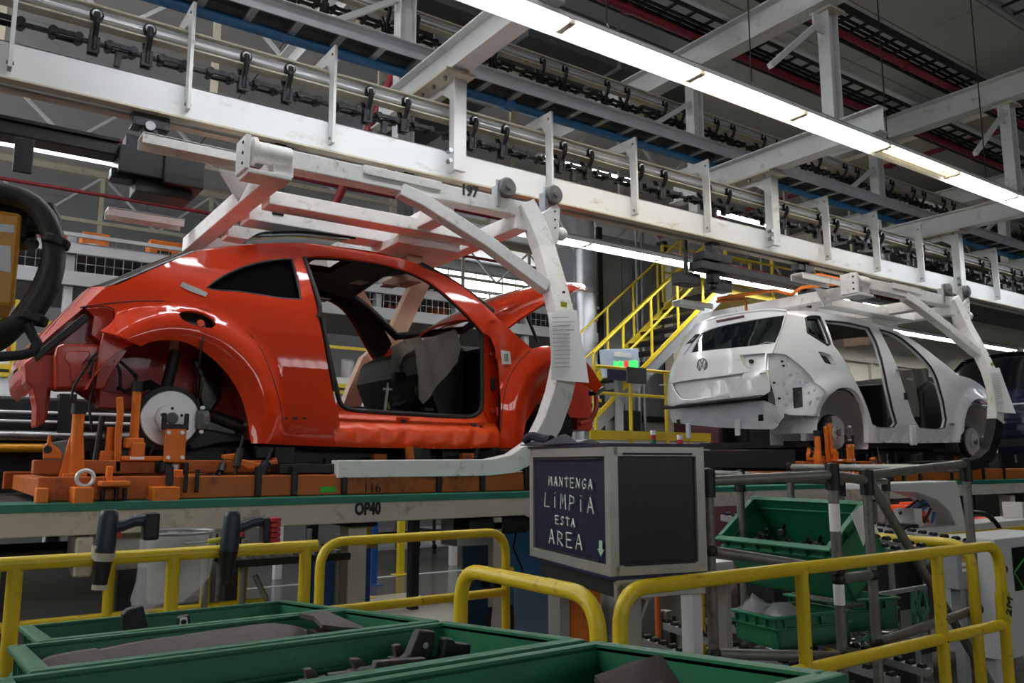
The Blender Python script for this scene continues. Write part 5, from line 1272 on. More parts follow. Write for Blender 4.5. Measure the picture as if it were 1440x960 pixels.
k = P(465, 884, Y=1.62); MB().bar(k, down(k, FL), .08, .05).build('stem', 'black', t)
def clipper(label, poly, Y, hole):
    k = P(poly[0][0], poly[0][1], Y=Y); t = thing('black_clip', label, 'car part', down(k, FL))
    MB().prism(pts_at(poly, Y), (0, .02, 0)).build('blade', 'black', t, bevel=.003); c = pts_at(poly, Y); c = sum(c, V(0, 0, 0)) / len(c); MB().bar(c - V(0, 0, .02), down(c, FL), .05, .03).build('foot', 'black', t, bevel=.004)
    if hole: h = P(hole[0], hole[1], Y=Y - .002); MB().cyl(h, h + V(0, -.002, 0), .005, n=8).build('hole', 'galv', t)
clipper('tall black clip with splayed foot standing in the third crate', [(590, 886), (613, 888), (607, 925), (614, 938), (600, 942), (580, 934), (560, 950), (540, 958), (556, 940), (576, 920)], 1.2, (598, 907))
clipper('dark double clip to the right of the tall clip in the third crate', [(626, 897), (638, 899), (642, 904), (663, 906), (661, 940), (640, 944), (620, 942)], 1.18, None)
clipper('glossy black rounded clip low in the third crate', [(507, 944), (515, 940), (526, 940), (530, 952), (530, 975), (505, 975)], 1.12, None)
for i, (poly, Y) in enumerate((([(555, 908), (565, 906), (575, 935), (560, 940)], 1.25), ([(430, 942), (440, 940), (460, 965), (435, 968)], 1.16), ([(495, 927), (507, 926), (525, 950), (505, 955)], 1.2), ([(530, 930), (600, 925), (606, 945), (520, 958)], 1.16), ([(465, 948), (498, 944), (506, 952), (466, 955)], 1.14))):
    k = P(poly[0][0], poly[0][1], Y=Y); t = thing('brown_tab', ['brown tab just left of the tall clip', 'leftmost brown tab in the third crate', 'slim brown tab near the glossy clip', 'broad brown tab under the tall clip', 'flat dark tab at the bottom of the third crate'][i], 'car part', down(k, FL))
    MB().prism(pts_at(poly, Y), (0, .015, 0)).build('tab', 'part', t, bevel=.002); c = sum(pts_at(poly, Y), V(0, 0, 0)) / 4; MB().bar(c, down(c, FL), .04, .02).build('foot', 'part', t)
t = thing('brown_flap', 'broad brown flap rising from the nearest crate at the bottom edge', 'car part', down(P(930, 945, Y=.75), FL))
MB().grid([pts_at([(835, 957), (862, 948), (885, 938)], .80), pts_at([(850, 975), (895, 955), (935, 924)], .78), pts_at([(880, 1010), (960, 985), (1003, 938)], .74)]).build('flap', 'part', t, solid=.008); k = P(900, 960, Y=.77); MB().bar(k, down(k, FL), .06, .03).build('stem', 'part', t)
# ============================================================ SIGN BOX
al = R(13.3); DL = V(math.sin(al), math.cos(al), 0); DR = V(math.cos(al), -math.sin(al), 0)
c0 = P(862, 810, Y=1.8); c1 = P(862, 627, Y=1.8); SH = c1.z - c0.z; c0 = V(c0.x, 1.8, c0.z); LL, LR = .56, .295
t = thing('sign_box', 'aluminium framed box with hand-lettered navy sign and dark screen', 'sign', tuple(c0))
def q3(a, b, z): return c0 + DL * a + DR * b + Zv * z
def qbar(m, A, B, w): return m.bar(A, B, w, w)
m = MB(); w = .030
for z in (w / 2, SH - w / 2):
    for A, B in (((0, 0), (LL, 0)), ((0, 0), (0, LR)), ((LL, 0), (LL, LR)), ((0, LR), (LL, LR))): MB().bar(q3(A[0], A[1], z), q3(B[0], B[1], z), w, w).build('frame_rail', 'alu', t, bevel=.002)
for A in ((0, 0), (LL, 0), (0, LR), (LL, LR)): MB().bar(q3(A[0], A[1], 0), q3(A[0], A[1], SH), w, w, up=DR).build('frame_post', 'alu', t, bevel=.002)
MB().prism([q3(0, -.006, .02), q3(LL, -.006, .02), q3(LL, -.006, SH - .02), q3(0, -.006, SH - .02)], DR * .008).build('sign_board', 'signblue', t); SB = bpy.data.objects['sign_board']
MB().prism([q3(-.004, .0, .02), q3(-.004, LR, .02), q3(-.004, LR, SH - .02), q3(-.004, 0, SH - .02)], DL * .008).build('screen', 'screen', t)
for z, a0, a1 in ((.036, .05, LL - .05), (SH - .036, .05, LL - .05)): MB().bar(q3(a0, -.018, z), q3(a1, -.018, z), .004, .006).build('frame_groove', 'dark', t)
for z in (.030, SH - .022): MB().bar(q3(-.018, .03, z), q3(-.018, LR - .03, z), .004, .005).build('frame_groove', 'dark', t)
MB().prism([q3(-.02, -.02, SH), q3(LL + .02, -.02, SH), q3(LL + .02, LR + .02, SH), q3(-.02, LR + .02, SH)], Zv * .008).build('lid', 'signblue', t)
MB().prism([q3(-.02, -.02, -.008), q3(LL + .02, -.02, -.008), q3(LL + .02, LR + .02, -.008), q3(-.02, LR + .02, -.008)], Zv * .008).build('floor_board', 'signblue', t)
MB().prism([q3(.02, .02, .02), q3(LL - .02, .02, .02), q3(LL - .02, LR - .02, .02), q3(.02, LR - .02, .02)], Zv * (SH - .04)).build('core', 'dark', t)
MB().prism([q3(.0, .005, -.06), q3(LL - .04, .005, -.06), q3(LL - .04, LR - .03, -.06), q3(.0, LR - .03, -.06)], Zv * .05).build('tray', 'black', t, bevel=.003)
MB().bar(q3(-.012, .0, -.035), q3(-.012, LR, -.035), .02, .052).build('tray_edge', 'alu', t, bevel=.002); qq = q3(-.024, .018, -.035); MB().cyl(qq, qq - DL * .006, .010, n=10).build('bolt', 'steel', t)
# hand lettering, each letter a stroke drawing on the navy board (x to the right seen from the aisle, y up, 0..1)
GLY = {'M': [[(0, 0), (.12, 1), (.5, .35), (.88, 1), (1, 0)]], 'A': [[(0, 0), (.5, 1), (1, 0)], [(.2, .38), (.82, .38)]], 'N': [[(0, 0), (.05, 1), (.95, 0), (1, 1)]], 'T': [[(0, .92), (1, .92)], [(.5, 1.15), (.5, 0)]], 'E': [[(1, 1), (0, 1), (0, 0), (1, 0)], [(0, .52), (.8, .52)]],
       'G': [[(1, .85), (.6, 1), (.1, .7), (.05, .3), (.4, 0), (.95, .15), (.95, .45), (.55, .45)]], 'L': [[(.2, 1), (0, 0), (1, .02)]], 'I': [[(.5, .8), (.5, 0)], [(.52, 1.08), (.52, 1.0)]], 'P': [[(0, 0), (.15, 1), (.9, .85), (.85, .5), (.1, .45)]], 'S': [[(.95, .85), (.5, 1), (.1, .78), (.85, .35), (.55, 0), (.05, .12)]], 'R': [[(0, 0), (.1, 1), (.85, .82), (.8, .52), (.1, .48), (.95, 0)]]}
def word(s, u0, u1, v0, v1, skew, m):
    n = len(s); cw = (u1 - u0) / n
    for i, ch in enumerate(s):
        mb = MB()
        for st in GLY[ch]:
            pts = []
            for x, y in st:
                u = u0 + cw * (i + .12 + x * .60); v = v0 + (v1 - v0) * y + skew * (u - u0)
                pts.append(q3(LL - u * LL, -.0155, v * SH) - DR * .0)
            mb.tube(pts, .0026, n=6)
        mb.build('painted_letter', m, SB)
word('MANTENGA', .27, .86, .665, .745, -.02, 'signtext'); word('LIMPIA', .20, .88, .475, .60, -.02, 'signtext'); word('ESTA', .36, .64, .335, .405, -.02, 'signtext'); word('AREA', .26, .74, .155, .275, .0, 'signtext')
mb = MB(); pts = [(.91, .20), (.91, .12)]; 
mb.prism([q3(LL - u * LL, -.0135, v * SH) for u, v in ((.905, .26), (.94, .26), (.94, .195), (.96, .195), (.923, .14), (.885, .195), (.905, .195))], DR * -.002).build('down_arrow', 'arrow', SB)
# stand below the sign
t = thing('sign_stand', 'grey steel post stand carrying the sign box', 'stand', tuple(q3(LL / 2, LR / 2, 0)))
q = q3(.22, .17, 0); MB().box(q.x - .03, q.x + .03, q.y - .03, q.y + .03, 0, c0.z - .06).build('post', 'alu', t, bevel=.003); MB().box(q.x - .16, q.x + .16, q.y - .16, q.y + .16, 0, .012).build('foot', 'alu', t); MB().bar(q3(.12, .15, -.065), q3(.5, .15, -.065), .08, .012).build('top_plate', 'alu', t)
t = thing('machine_guard_post', 'orange painted guard post below the sign box', 'post', (1.78, 2.42, 0)); a = P(805, 850, Y=2.5)
MB().box(a.x - .05, a.x + .10, 2.45, 2.55, 0, 1.02).build('post', 'orange', t, bevel=.006); MB().box(a.x - .10, a.x - .055, 2.45, 2.52, 0, 1.02).build('edge_profile', 'alu', t); MB().box(a.x - .10, a.x + .1, 2.42, 2.58, 0, .01).build('foot', 'alu', t)
t = thing('clear_guard', 'clear plastic machine guard panel below the sign', 'guard panel', (1.5, 2.5, 0))
MB().box(P(722, 800, Y=2.5).x, a.x - .1, 2.49, 2.496, .05, .98).build('panel', 'perspex', t); MB().bar((P(722, 800, Y=2.5).x, 2.49, .03), (a.x - .1, 2.49, .03), .03, .05).build('bottom_rail', 'alu', t)
t = thing('strut_tube', 'leaning grey steel tube under the sign', 'tube', (1.85, 2.1, 0)); MB().cyl(P(908, 845, Y=2.1), P(880, 915, Y=2.1) + V(0, 0, 0), .018, n=12).build('tube', 'pipe', t); qq = P(880, 915, Y=2.1); MB().cyl(qq, V(qq.x - .12, 2.1, 0), .018, n=12).build('tube', 'pipe', t)
t = thing('valve_set', 'small red and steel valve set behind the sign stand', 'valve', P(930, 880, Y=2.9)); q = P(925, 868, Y=2.9); MB().cyl(V(q.x, 2.9, 0), q + V(0, 0, .1), .014, n=8).build('pipe', 'orangedk', t); MB().cbox(q + V(.05, 0, 0), .05, .05, .06).build('body', 'steel', t, bevel=.008); MB().cyl(q + V(.1, 0, -.2), q + V(.1, 0, 0), .016, n=8).build('pipe', 'chain', t); MB().cyl(q + V(-.0, 0, -.02), q + V(.1, 0, -.02), .01, n=8).build('link', 'steel', t)
# folded cloth and little jars on the lid
t = thing('work_cloth', 'crumpled dark purple-grey cloth lying on the sign box', 'cloth', tuple(q3(.35, .08, SH)))
rnd = random.Random(4); rows = []
for i in range(13):
    u = i / 12; row = []
    for j in range(9):
        v = j / 8; e = math.sin(math.pi * u) ** .5 * math.sin(math.pi * v) ** .6
        row.append(q3(.62 - u * .36 - .03 * math.sin(v * 5), -.03 + v * .17, SH + .009 + e * (.022 + .014 * math.sin(u * 11 + v * 5)) + .012 * max(0, .3 - u)))
    rows.append(row)
MB().grid(rows).build('cloth', mat('dark_purple_cloth', '2b2733', .9, var=.25, scale=14, bump=.4), t, solid=.004)
MB().tube(catmull([q3(.60, -.02, SH + .03), q3(.57, -.01, SH + .045), q3(.52, .01, SH + .035), q3(.46, .02, SH + .03)], 4), [.016] * 13, n=8).build('rolled_edge', 'dark_purple_cloth' if False else MATS['dark_purple_cloth'], t)
for k, (px, cols) in enumerate(((933, ('ledgreen', 'drillred', 'paper')), (957, ('drillred', 'paper', 'bluepanel')))):
    q = V(*q3(.06 if k == 0 else .03, .18 if k == 0 else .255, SH + .008)); t = thing('paint_pot', ['taller stack of tiny coloured pots on the sign box', 'small red and white pot on the sign box'][k], 'pot', tuple(q))
    z = 0
    for i, c in enumerate(cols[: 3 if k == 0 else 2]):
        MB().cyl(q + V(0, 0, z), q + V(0, 0, z + .014), .009, n=10).build('pot_section', 'bin' if c == 'ledgreen' else c, t); z += .014
# ============================================================ LEAN-PIPE RACK WITH CRATES, RIGHT
RK = thing('flow_rack', 'grey lean-pipe flow rack holding green crates', 'rack', (2.9, 2.2, 0))
def tubepx(a, b, Y1, Y2=None, r=.0185, name='rack_tube'):
    p = P(a[0], a[1], Y=Y1); q = P(b[0], b[1], Y=Y1 if Y2 is None else Y2); MB().cyl(p, q, r, n=12).build(name, 'pipe', RK); return p, q
def upright(px, py, Y, zb=0):
    p = P(px, py, Y=Y); MB().cyl(p, (p.x, Y, zb), .0185, n=12).build('rack_post', 'pipe', RK)
    MB().cyl(p + V(0, 0, .02), p - V(0, 0, .075), .026, n=12).build('joint', 'black', RK); return p
u1 = upright(1170, 660, 1.84); u2 = upright(1218, 668, 1.84); u3 = upright(1357, 652, 1.84); u4 = upright(995, 668, 1.98); u5 = upright(1040, 668, 2.55); u6 = upright(1182, 678, 2.75); u7 = upright(1245, 672, 2.75)
def tie(a, b, dz=0): MB().cyl(a + V(0, 0, dz), b + V(0, 0, dz), .0185, n=12).build('rack_tube', 'pipe', RK); [MB().sphere(x + V(0, 0, dz), .027, 10, 6).build('joint', 'black', RK) for x in (a, b)]
tie(u4, u1, -.02); tie(u5, u6, 0); tie(u2, u3, 0); tie(u1, u2, -.02); tie(u4, u5, 0); tie(u1, u6, 0); tie(u2, u7, -.02); tie(u3, V(u3.x, 2.75, u3.z), -.02); tie(u7, V(u3.x, 2.75, u3.z), -.02)
tubepx((1225, 680), (1392, 960), 1.9)
tie(V(u4.x, 1.98, .78), V(u1.x, 1.84, .73)); tie(V(u4.x, 1.98, 1.12), V(u1.x, 1.84, 1.03)); tie(V(u2.x, 1.84, .75), V(u3.x, 1.84, .80)); tie(V(u2.x, 1.84, 1.0), V(u1.x, 1.84, 1.0))
MB().cyl((u3.x, 2.75, 0), (u3.x, 2.75, u3.z), .0185, n=12).build('rack_post', 'pipe', RK); MB().cyl((u4.x, 2.75, 0), (u4.x, 2.75, 1.2), .0185, n=12).build('rack_post', 'pipe', RK)
src = None
def roller_lane(x, y0, y1, z0, z1, m='galv'):
    MB().bar((x, y0, z0), (x, y1, z1), .045, .03).build('roller_lane', m, RK)
    n = int((y1 - y0) / .05)
    mb = MB()
    for i in range(n):
        u = (i + .5) / n; p = V(x, y0 + (y1 - y0) * u, z0 + (z1 - z0) * u + .018); mb.cyl(p - V(.018, 0, 0), p + V(.018, 0, 0), .014, n=8)
    o = mb.build('rollers', 'black', RK); o['kind'] = 'stuff'
for x in (2.35, 2.62, 2.9, 3.17, 3.4): roller_lane(x, 1.9, 2.9, .57, .66)
for x in (3.35, 3.55, 3.75, 3.95): roller_lane(x, 1.95, 2.9, 1.04, 1.14)
for x in (2.5, 2.8, 3.1, 3.4): roller_lane(x, 1.95, 2.8, .30, .38, 'galv')
# tilted deep crate
A = PD(1004, 757, 3.70); B = PD(1165, 774, 3.19); D = PD(1062, 697, 3.847); ux = (B - A); sl = (D - A); sl -= ux.normalized() * sl.dot(ux.normalized()); n_ = ux.cross(sl).normalized()
ct, cp = crate('parts_crate', 'deep green crate tilted toward the aisle in the rack, holding black fittings', A, ux, sl, n_, (B - A).length, sl.length, .27)
rnd = random.Random(9)
for i in range(26):
    t = thing('black_fitting', 'small black plastic fitting heaped in the tilted green crate', 'fitting', cp(.2, .05, -.25), 'black fittings in the tilted crate')
    a = .14 + rnd.random() * .38; b = .04 + rnd.random() * .12; h = -.13 + rnd.random() * .06
    MB().cbox(cp(a, b, h), .05, .03, .03, Matrix.Rotation(rnd.random() * 3, 3, 'Z')).build('body', 'black', t, bevel=.006); MB().cyl(cp(a, b, h), cp(a + .03, b + .01, h + .04), .008, n=8).build('spigot', 'black', t)
t = thing('paper_note', 'torn white paper stuck inside the tilted crate', 'paper', cp(.25, .2, -.25)); MB().prism([cp(.20, .12, -.23), cp(.32, .11, -.225), cp(.33, .19, -.21), cp(.27, .15, -.215)], n_ * .001).build('sheet', 'paper', t)
t = thing('paper_label', 'crumpled white paper label hanging on the end of the tilted crate', 'label', P(1205, 740, Y=1.95))
MB().grid([[PD(1196, 722, 3.2), PD(1206, 715, 3.22), PD(1214, 708, 3.25)], [PD(1203, 740, 3.19), PD(1212, 735, 3.2), PD(1225, 728, 3.24)], [PD(1214, 768, 3.19), PD(1220, 752, 3.2), PD(1236, 748, 3.24)]]).build('sheet', 'paper', t, solid=.001)
# two small crates with bagged parts on the shelf below
def crate3(name, label, A, B, D, h):
    ux = B - A; sl = D - A; sl -= ux.normalized() * sl.dot(ux.normalized()); return crate(name, label, A, ux, sl, ux.cross(sl), ux.length, sl.length, h)
B_ = PD(1088, 869, 3.35); A_ = PD(1024, 855, 3.72); D_ = A_ + (PD(1162, 850, 3.62) - B_)
_, s1 = crate3('parts_crate', 'small green crate with clear bags of parts on the lower rack shelf', A_, B_, D_, .13)
B_ = PD(1162, 846, 3.66); A_ = PD(1100, 834, 4.0); D_ = A_ + (PD(1226, 832, 3.95) - B_)
_, s2 = crate3('parts_crate', 'small green crate behind with loose metal parts on the lower shelf', A_, B_, D_, .14)
def bag(label, pt, a0, a1, b0, b1, z, amp, seed):
    rnd = random.Random(seed); rows = [[pt(a0 + (a1 - a0) * i / 10, b0 + (b1 - b0) * j / 8, z - .05 + (.05 + amp * rnd.random()) * math.sin(math.pi * i / 10) ** .5 * math.sin(math.pi * j / 8) ** .5) for j in range(9)] for i in range(11)]
    t = thing('parts_bag', label, 'bag', rows[0][0]); MB().grid(rows).build('film', 'plastic', t); MB().grid([[p - V(0, 0, .012) for p in r] for r in rows]).build('contents', 'castiron', t)
bag('clear bag of grey parts bulging from the nearer small crate', s1, .02, .19, .02, .14, .03, .04, 1); bag('second clear bag in the nearer small crate', s1, .17, .36, .03, .2, .02, .03, 2); bag('clear bag of shiny metal parts in the rear small crate', s2, .02, .36, .02, .2, .03, .03, 3)
t = thing('label_strip', 'white label strips wrapped round the rack post', 'label', (u1.x, 1.84, 1.2))
for z in (1.22, .96): MB().lathe((u1.x, 1.84, z), (0, 0, 1), [(.0195, -.05), (.0195, .05)], 14).build('sticker', 'paper', t)
# ============================================================ POWER DRILLS ON THE LEFT RAIL
def drill(label, px, py, flip, bat):
    q = P(px, py, Y=2.86); t = thing('power_drill', label, 'drill', tuple(q)); s = flip
    MB().tube(catmull([q + V(0, 0, .055), q + V(0, 0, .03), q + V(-.003, 0, -.03), q + V(-.006, 0, -.075)], 3), [.020, .026, .027, .028, .029, .03, .03, .031, .031, .030][:10], n=14).build('motor_housing', 'drill', t)
    MB().cyl(q + V(-.006, 0, -.075), q + V(-.008, 0, -.10), .031, .027, n=14).build('collar', 'black' if bat == 'drillred' else 'cream', t)
    MB().cyl(q + V(-.008, 0, -.10), q + V(-.012, 0, -.17), .027, .021, n=14).build('chuck', 'black', t); MB().cyl(q + V(-.012, 0, -.17), q + V(-.013, 0, -.185), .022, n=12).build('nose', 'black' if bat == 'drillred' else 'cream', t)
    MB().tube(catmull([q + V(.0, 0, .0), q + V(.04, -.002, .005), q + V(.075, -.004, .018), q + V(.10, -.006, .02)], 3), [.019, .019, .018, .018, .017, .017, .018, .018, .019, .019], n=10).build('handle', 'drill', t)
    MB().cbox(q + V(.028, -.006, -.022), .02, .014, .018).build('trigger', 'drillred', t, bevel=.004)
    bt = MB().cbox(q + V(.122, -.006, -.0 if bat != 'drillred' else -.012), .048, .052, .085).build('battery', 'black', t, bevel=.008)
    if bat == 'drillred':
        for k in range(5): MB().cbox(q + V(.138, -.016, -.045 + k * .017), .034, .054, .0145).build('battery_rib', 'drillred', bt, bevel=.002)
drill('blue-grey power drill with cream chuck hooked on the left yellow rail', 152, 742, 1, 'black')
drill('blue-grey power drill with red battery hooked on the yellow rail', 326, 742, 1, 'drillred')
t = thing('screwdriver', 'screwdriver with amber handle lying on the yellow rail', 'screwdriver', P(285, 762, Y=2.88)); a = P(258, 764, Y=2.88); b = P(292, 761, Y=2.88); c = P(312, 759, Y=2.88)
MB().cyl(a, b, .003, n=8).build('blade', 'steel', t); MB().cyl(b, c, .009, n=8).build('handle', 'amber', t)
t = thing('tool_holster', 'cream plastic holster clamped on the rail under the left drill', 'holster', P(146, 775, Y=2.87)); q = P(146, 775, Y=2.87); MB().lathe(q, (0, 0, 1), [(.034, -.02), (.036, .02), (.032, .02), (.030, -.02)], 16).build('ring', 'cream', t); MB().bar(q, q + V(.03, .03, 0), .02, .02).build('clamp', 'cream', t)
# ============================================================ BAGGED BIN
q = P(252, 748, Y=3.35); t = thing('bagged_bin', 'clear plastic bag hanging in a steel ring as a waste bin', 'bin', (q.x, 3.35, 0))
rr = [q + V(.125 * math.cos(u), .125 * math.sin(u), 0) for u in [2 * math.pi * i / 24 for i in range(25)]]; MB().tube(rr, .006, n=8, caps=False).build('ring', 'steel', t)
rows = []; rnd = random.Random(2)
for k, (z, r, dx) in enumerate(((0.01, .125, 0), (-.03, .13, 0), (-.10, .128, -.005), (-.17, .125, -.015), (-.22, .12, -.03), (-.26, .09, -.05), (-.27, .03, -.06))):
    rows.append([q + V(dx + r * (1 + .07 * rnd.random()) * math.cos(u), r * (1 + .07 * rnd.random()) * math.sin(u), z + (.02 * math.cos(u) if k > 3 else 0)) for u in [2 * math.pi * i / 22 for i in range(22)]])
MB().grid(rows, True, True).build('bag', 'plastic', t)
MB().lathe(q + V(0, 0, 0), (0, 0, 1), [(.10, -.25), (.11, -.02), (.10, .0)], 20).build('liner', 'plastic', t)
MB().cyl(q + V(.12, .05, 0), V(q.x + .12, 3.4, 0), .012, n=8).build('stand', 'pipe', t)
# ============================================================ ROBOT AT THE LEFT EDGE
q = P(32, 300, Y=2.6); q2 = P(22, 432, Y=2.6)
t = thing('robot_arm', 'amber robot head with thick black hoses at the left edge', 'robot', (-.5, 2.7, 0))
MB().box(-.42, q.x, 2.6, 2.85, q2.z, q.z).build('head', 'robot', t, bevel=.012)
MB().box(-.8, -.36, 2.56, 2.95, q2.z + .05, q.z + .25).build('wrist', 'robot', t, bevel=.03); MB().tube([(-.6, 2.75, 2.2), (-1.2, 2.8, 2.3), (-1.3, 2.8, .5), (-1.3, 2.8, .1)], .14, n=16).build('arm', 'robot', t); MB().cyl((-1.3, 2.8, 0), (-1.3, 2.8, .12), .3, n=20).build('base', 'dark', t)
MB().box(-.3, P(54, 300, Y=2.7).x, 2.66, 2.78, P(0, 340, Y=2.7).z, P(0, 278, Y=2.7).z).build('hose_clamp_block', 'black', t, bevel=.015)
for a, b in ((50, 294), (45, 343)): c = P(a, b, Y=2.655); MB().lathe(c, (0, -1, 0), [(.018, 0), (.018, .006), (.010, .006), (.010, .001), (0, .001)], 14).build('cap_screw', 'chain', t)
for a, b in ((38, 310),): c = P(a, b, Y=2.62); MB().cyl(c, c + V(.05, 0, 0), .035, n=14).build('connector', 'black', t)
MB().prism([P(x, y, Y=2.598) for x, y in ((-5, 344), (15, 346), (15, 383), (-5, 380))], (0, -.002, 0)).build('label_plate', 'paper', t); MB().prism([P(x, y, Y=2.598) for x, y in ((-5, 314), (20, 317), (20, 328), (-5, 325))], (0, -.002, 0)).build('label_plate', 'paper', t)
def hose(pts, r, n='hose'): MB().tube(catmull(pts, 6), r, n=12).build(n, 'rubber', t)
hose([P(-20, 268, Y=2.62), P(20, 275, Y=2.6), P(52, 292, Y=2.57), (P(72, 325, Y=2.54)), P(76, 360, Y=2.52), P(70, 395, Y=2.5), P(55, 425, Y=2.5), P(38, 447, Y=2.5), P(10, 462, Y=2.52), P(-30, 478, Y=2.55)], .029)
hose([P(64, 290, Y=2.62), P(74, 320, Y=2.61), P(70, 370, Y=2.6), P(55, 410, Y=2.58), P(35, 440, Y=2.56), P(5, 475, Y=2.56), P(-30, 492, Y=2.58)], .026)
hose([P(38, 455, Y=2.48), P(44, 468, Y=2.48), P(52, 482, Y=2.47), P(48, 494, Y=2.47), P(30, 499, Y=2.48), P(-30, 503, Y=2.5)], .013, 'thin_hose')
for a, b, y in ((77, 340, 2.52), (45, 447, 2.48)):
    c = P(a, b, Y=y); MB().lathe(c + V(0, 0, -.012), (.3, 0, 1), [(.034, 0), (.036, .004), (.036, .02), (.034, .024)], 16).build('hose_band', 'black', t)
# ============================================================ FAR SHELVING / MEZZANINE BEHIND THE LINE
MZ = thing('mezzanine_rack', 'white steel mezzanine shelving with mesh panels behind the red car', 'mezzanine', (4, 10, 0)); Ym = 10.0
def fz(py, px=150): return P(px, py, Y=Ym).z
levels = [(fz(352), fz(370)), (fz(393), fz(410)), (fz(430, 300), fz(440, 300))]
x0m, x1m = -2.0, 8.7
zA1, zA0 = P(150, 347, Y=Ym).z, P(150, 362, Y=Ym).z; zB1, zB0 = P(130, 384, Y=Ym).z, P(130, 404, Y=Ym).z
zC = 2.52
MB().box(x0m, x1m, Ym, Ym + .08, zA0, zA1).build('fascia', 'lightpanel', MZ, bevel=.01); MB().box(x0m, x1m, Ym, Ym + .08, zB0, zB1).build('fascia', 'lightpanel', MZ, bevel=.01)
MB().box(x0m, x1m, Ym, Ym + .08, zC - .09, zC).build('fascia', 'lightpanel', MZ, bevel=.01)
MB().box(x0m, x1m, Ym + .02, Ym + 1.6, zA0, zA0 + .05).build('deck', 'grey', MZ); MB().box(x0m, x1m, Ym + .02, Ym + 1.6, zB0, zB0 + .05).build('deck', 'grey', MZ); MB().box(x0m, x1m, Ym + .02, Ym + 1.6, zC - .09, zC - .04).build('deck', 'grey', MZ)
zT = P(150, 334, Y=Ym).z
MB().box(x0m, x1m, Ym - .03, Ym + .01, zT - .04, zT).build('handrail', 'beam', MZ)
for i in range(9):
    x = x0m + .5 + i * 1.25; MB().box(x, x + .09, Ym + .06, Ym + .16, 0, zT).build('post', 'lightpanel', MZ, bevel=.006)
def mesh_panel(x0, x1, z0, z1, y):
    mb = MB(); n = int((x1 - x0) / .09); k = max(1, int((z1 - z0) / .09))
    for i in range(n + 1): x = x0 + (x1 - x0) * i / n; mb.box(x - .004, x + .004, y, y + .008, z0, z1)
    for i in range(k + 1): z = z0 + (z1 - z0) * i / k; mb.box(x0, x1, y + .004, y + .012, z - .004, z + .004)
    return mb.build('wire_mesh', 'galv', MZ)
for i in range(8):
    x = x0m + .6 + i * 1.25; mesh_panel(x, x + 1.14, zA1, zT - .04, Ym - .01); mesh_panel(x, x + 1.14, zB1, zA0, Ym + .02)
MB().box(x0m, x1m, Ym - .05, Ym + .0, zC - .14, zC - .09).build('yellow_edge', 'yellow', MZ); MB().box(x0m, x1m, Ym - .02, Ym + .0, 1.05, 2.30).build('white_skirting', 'lightpanel', MZ)
MB().box(x0m, x1m, Ym - .06, Ym - .02, 2.30, 2.345).build('yellow_edge', 'yellow', MZ)
for i in range(7): x = x0m + 1.0 + i * 1.55; MB().box(x, x + .04, Ym - .08, Ym - .04, 2.34, 3.12).build('yellow_post', 'yellow', MZ)
MB().box(x0m, x1m, Ym - .08, Ym - .045, 2.88, 2.92).build('yellow_rail', 'yellow', MZ)
rnd = random.Random(11)
kinds = [('orange bin', 'orange', 'orange parts carton'), ('dark carton', 'dark', 'dark machine part'), ('grey carton', 'grey', 'grey carton'), ('white drum', 'lightpanel', 'white drum'), ('black part', 'black', 'black part'), ('red carton', 'redprimer', 'reddish carton')]
lv = [(zA0 + .05, 'top mezzanine level'), (zB0 + .05, 'middle mezzanine level'), (zC - .04, 'lower mezzanine level'), (1.05, 'bottom mezzanine level')]
for z, ln in lv:
    x = x0m + .2
    while x < x1m - .4:
        w = rnd.uniform(.14, .42); h = rnd.uniform(.12, .36); k = rnd.choice(kinds)
        if 'bottom' not in ln:
            t = thing('stored_' + k[0].replace(' ', '_'), '%s stored on the %s' % (k[2], ln), 'stored part', (x, Ym + .5, z), k[0] + 's on the ' + ln)
            y = Ym + rnd.uniform(.25, .6)
            if 'drum' in k[0]: MB().cyl((x + w / 2, y + .1, z), (x + w / 2, y + .1, z + h), .09, n=14).build('drum', k[1], t); MB().cyl((x + w / 2, y + .1, z + h), (x + w / 2, y + .1, z + h + .02), .095, n=14).build('lid', 'galv', t)
            else: MB().box(x, x + w, y, y + .3, z, z + h).build('box', k[1], t, bevel=.01); MB().box(x + w * .2, x + w * .6, y - .006, y, z + h * .3, z + h * .6).build('label', 'paper' if rnd.random() < .4 else 'dark', t)
        x += w + rnd.uniform(.03, .25)
# ============================================================ MACHINERY IN THE BACKGROUND, RIGHT
p = P(825, 560, Y=9.2); t = thing('round_duct', 'tall silver round duct behind the carrier column', 'duct', (p.x, 9.2, 0))
MB().cyl((p.x, 9.2, 0), (p.x, 9.2, 4.6), .17, n=24).build('pipe', 'ductsilver', t); MB().cyl((p.x, 9.2, 4.6), (p.x - .2, 9.2, 5.3), .17, .32, n=24).build('cone', 'ductsilver', t)
for z in (2.05, 2.45, 3.0, 3.9): MB().cyl((p.x, 9.2, z), (p.x, 9.2, z + .04), .185, n=24).build('band', 'galv', t)
a = P(846, 480, Y=10.2); b = P(930, 362, Y=10.2)
t = thing('control_booth', 'tall grey booth with black frame behind the yellow stairs', 'booth', (a.x, 10.2, 0))
for i in range(3): w = (b.x - a.x) / 3; MB().box(a.x + i * w + .01, a.x + (i + 1) * w - .01, 10.2, 10.3, 2.2, b.z + .2).build('panel', 'grey', t)
MB().box(a.x - .1, a.x, 10.14, 10.32, 0, b.z + .3).build('frame', 'black', t); MB().box(b.x, b.x + .1, 10.14, 10.32, 0, b.z + .3).build('frame', 'black', t); MB().box(a.x, b.x, 10.14, 10.32, 2.1, 2.2).build('frame', 'black', t); MB().box(a.x, b.x, 10.2, 12.0, 0, 2.1).build('body', 'lightgrey', t); MB().box(a.x, b.x, 10.31, 12.0, 2.1, b.z + .2).build('body', 'grey', t)
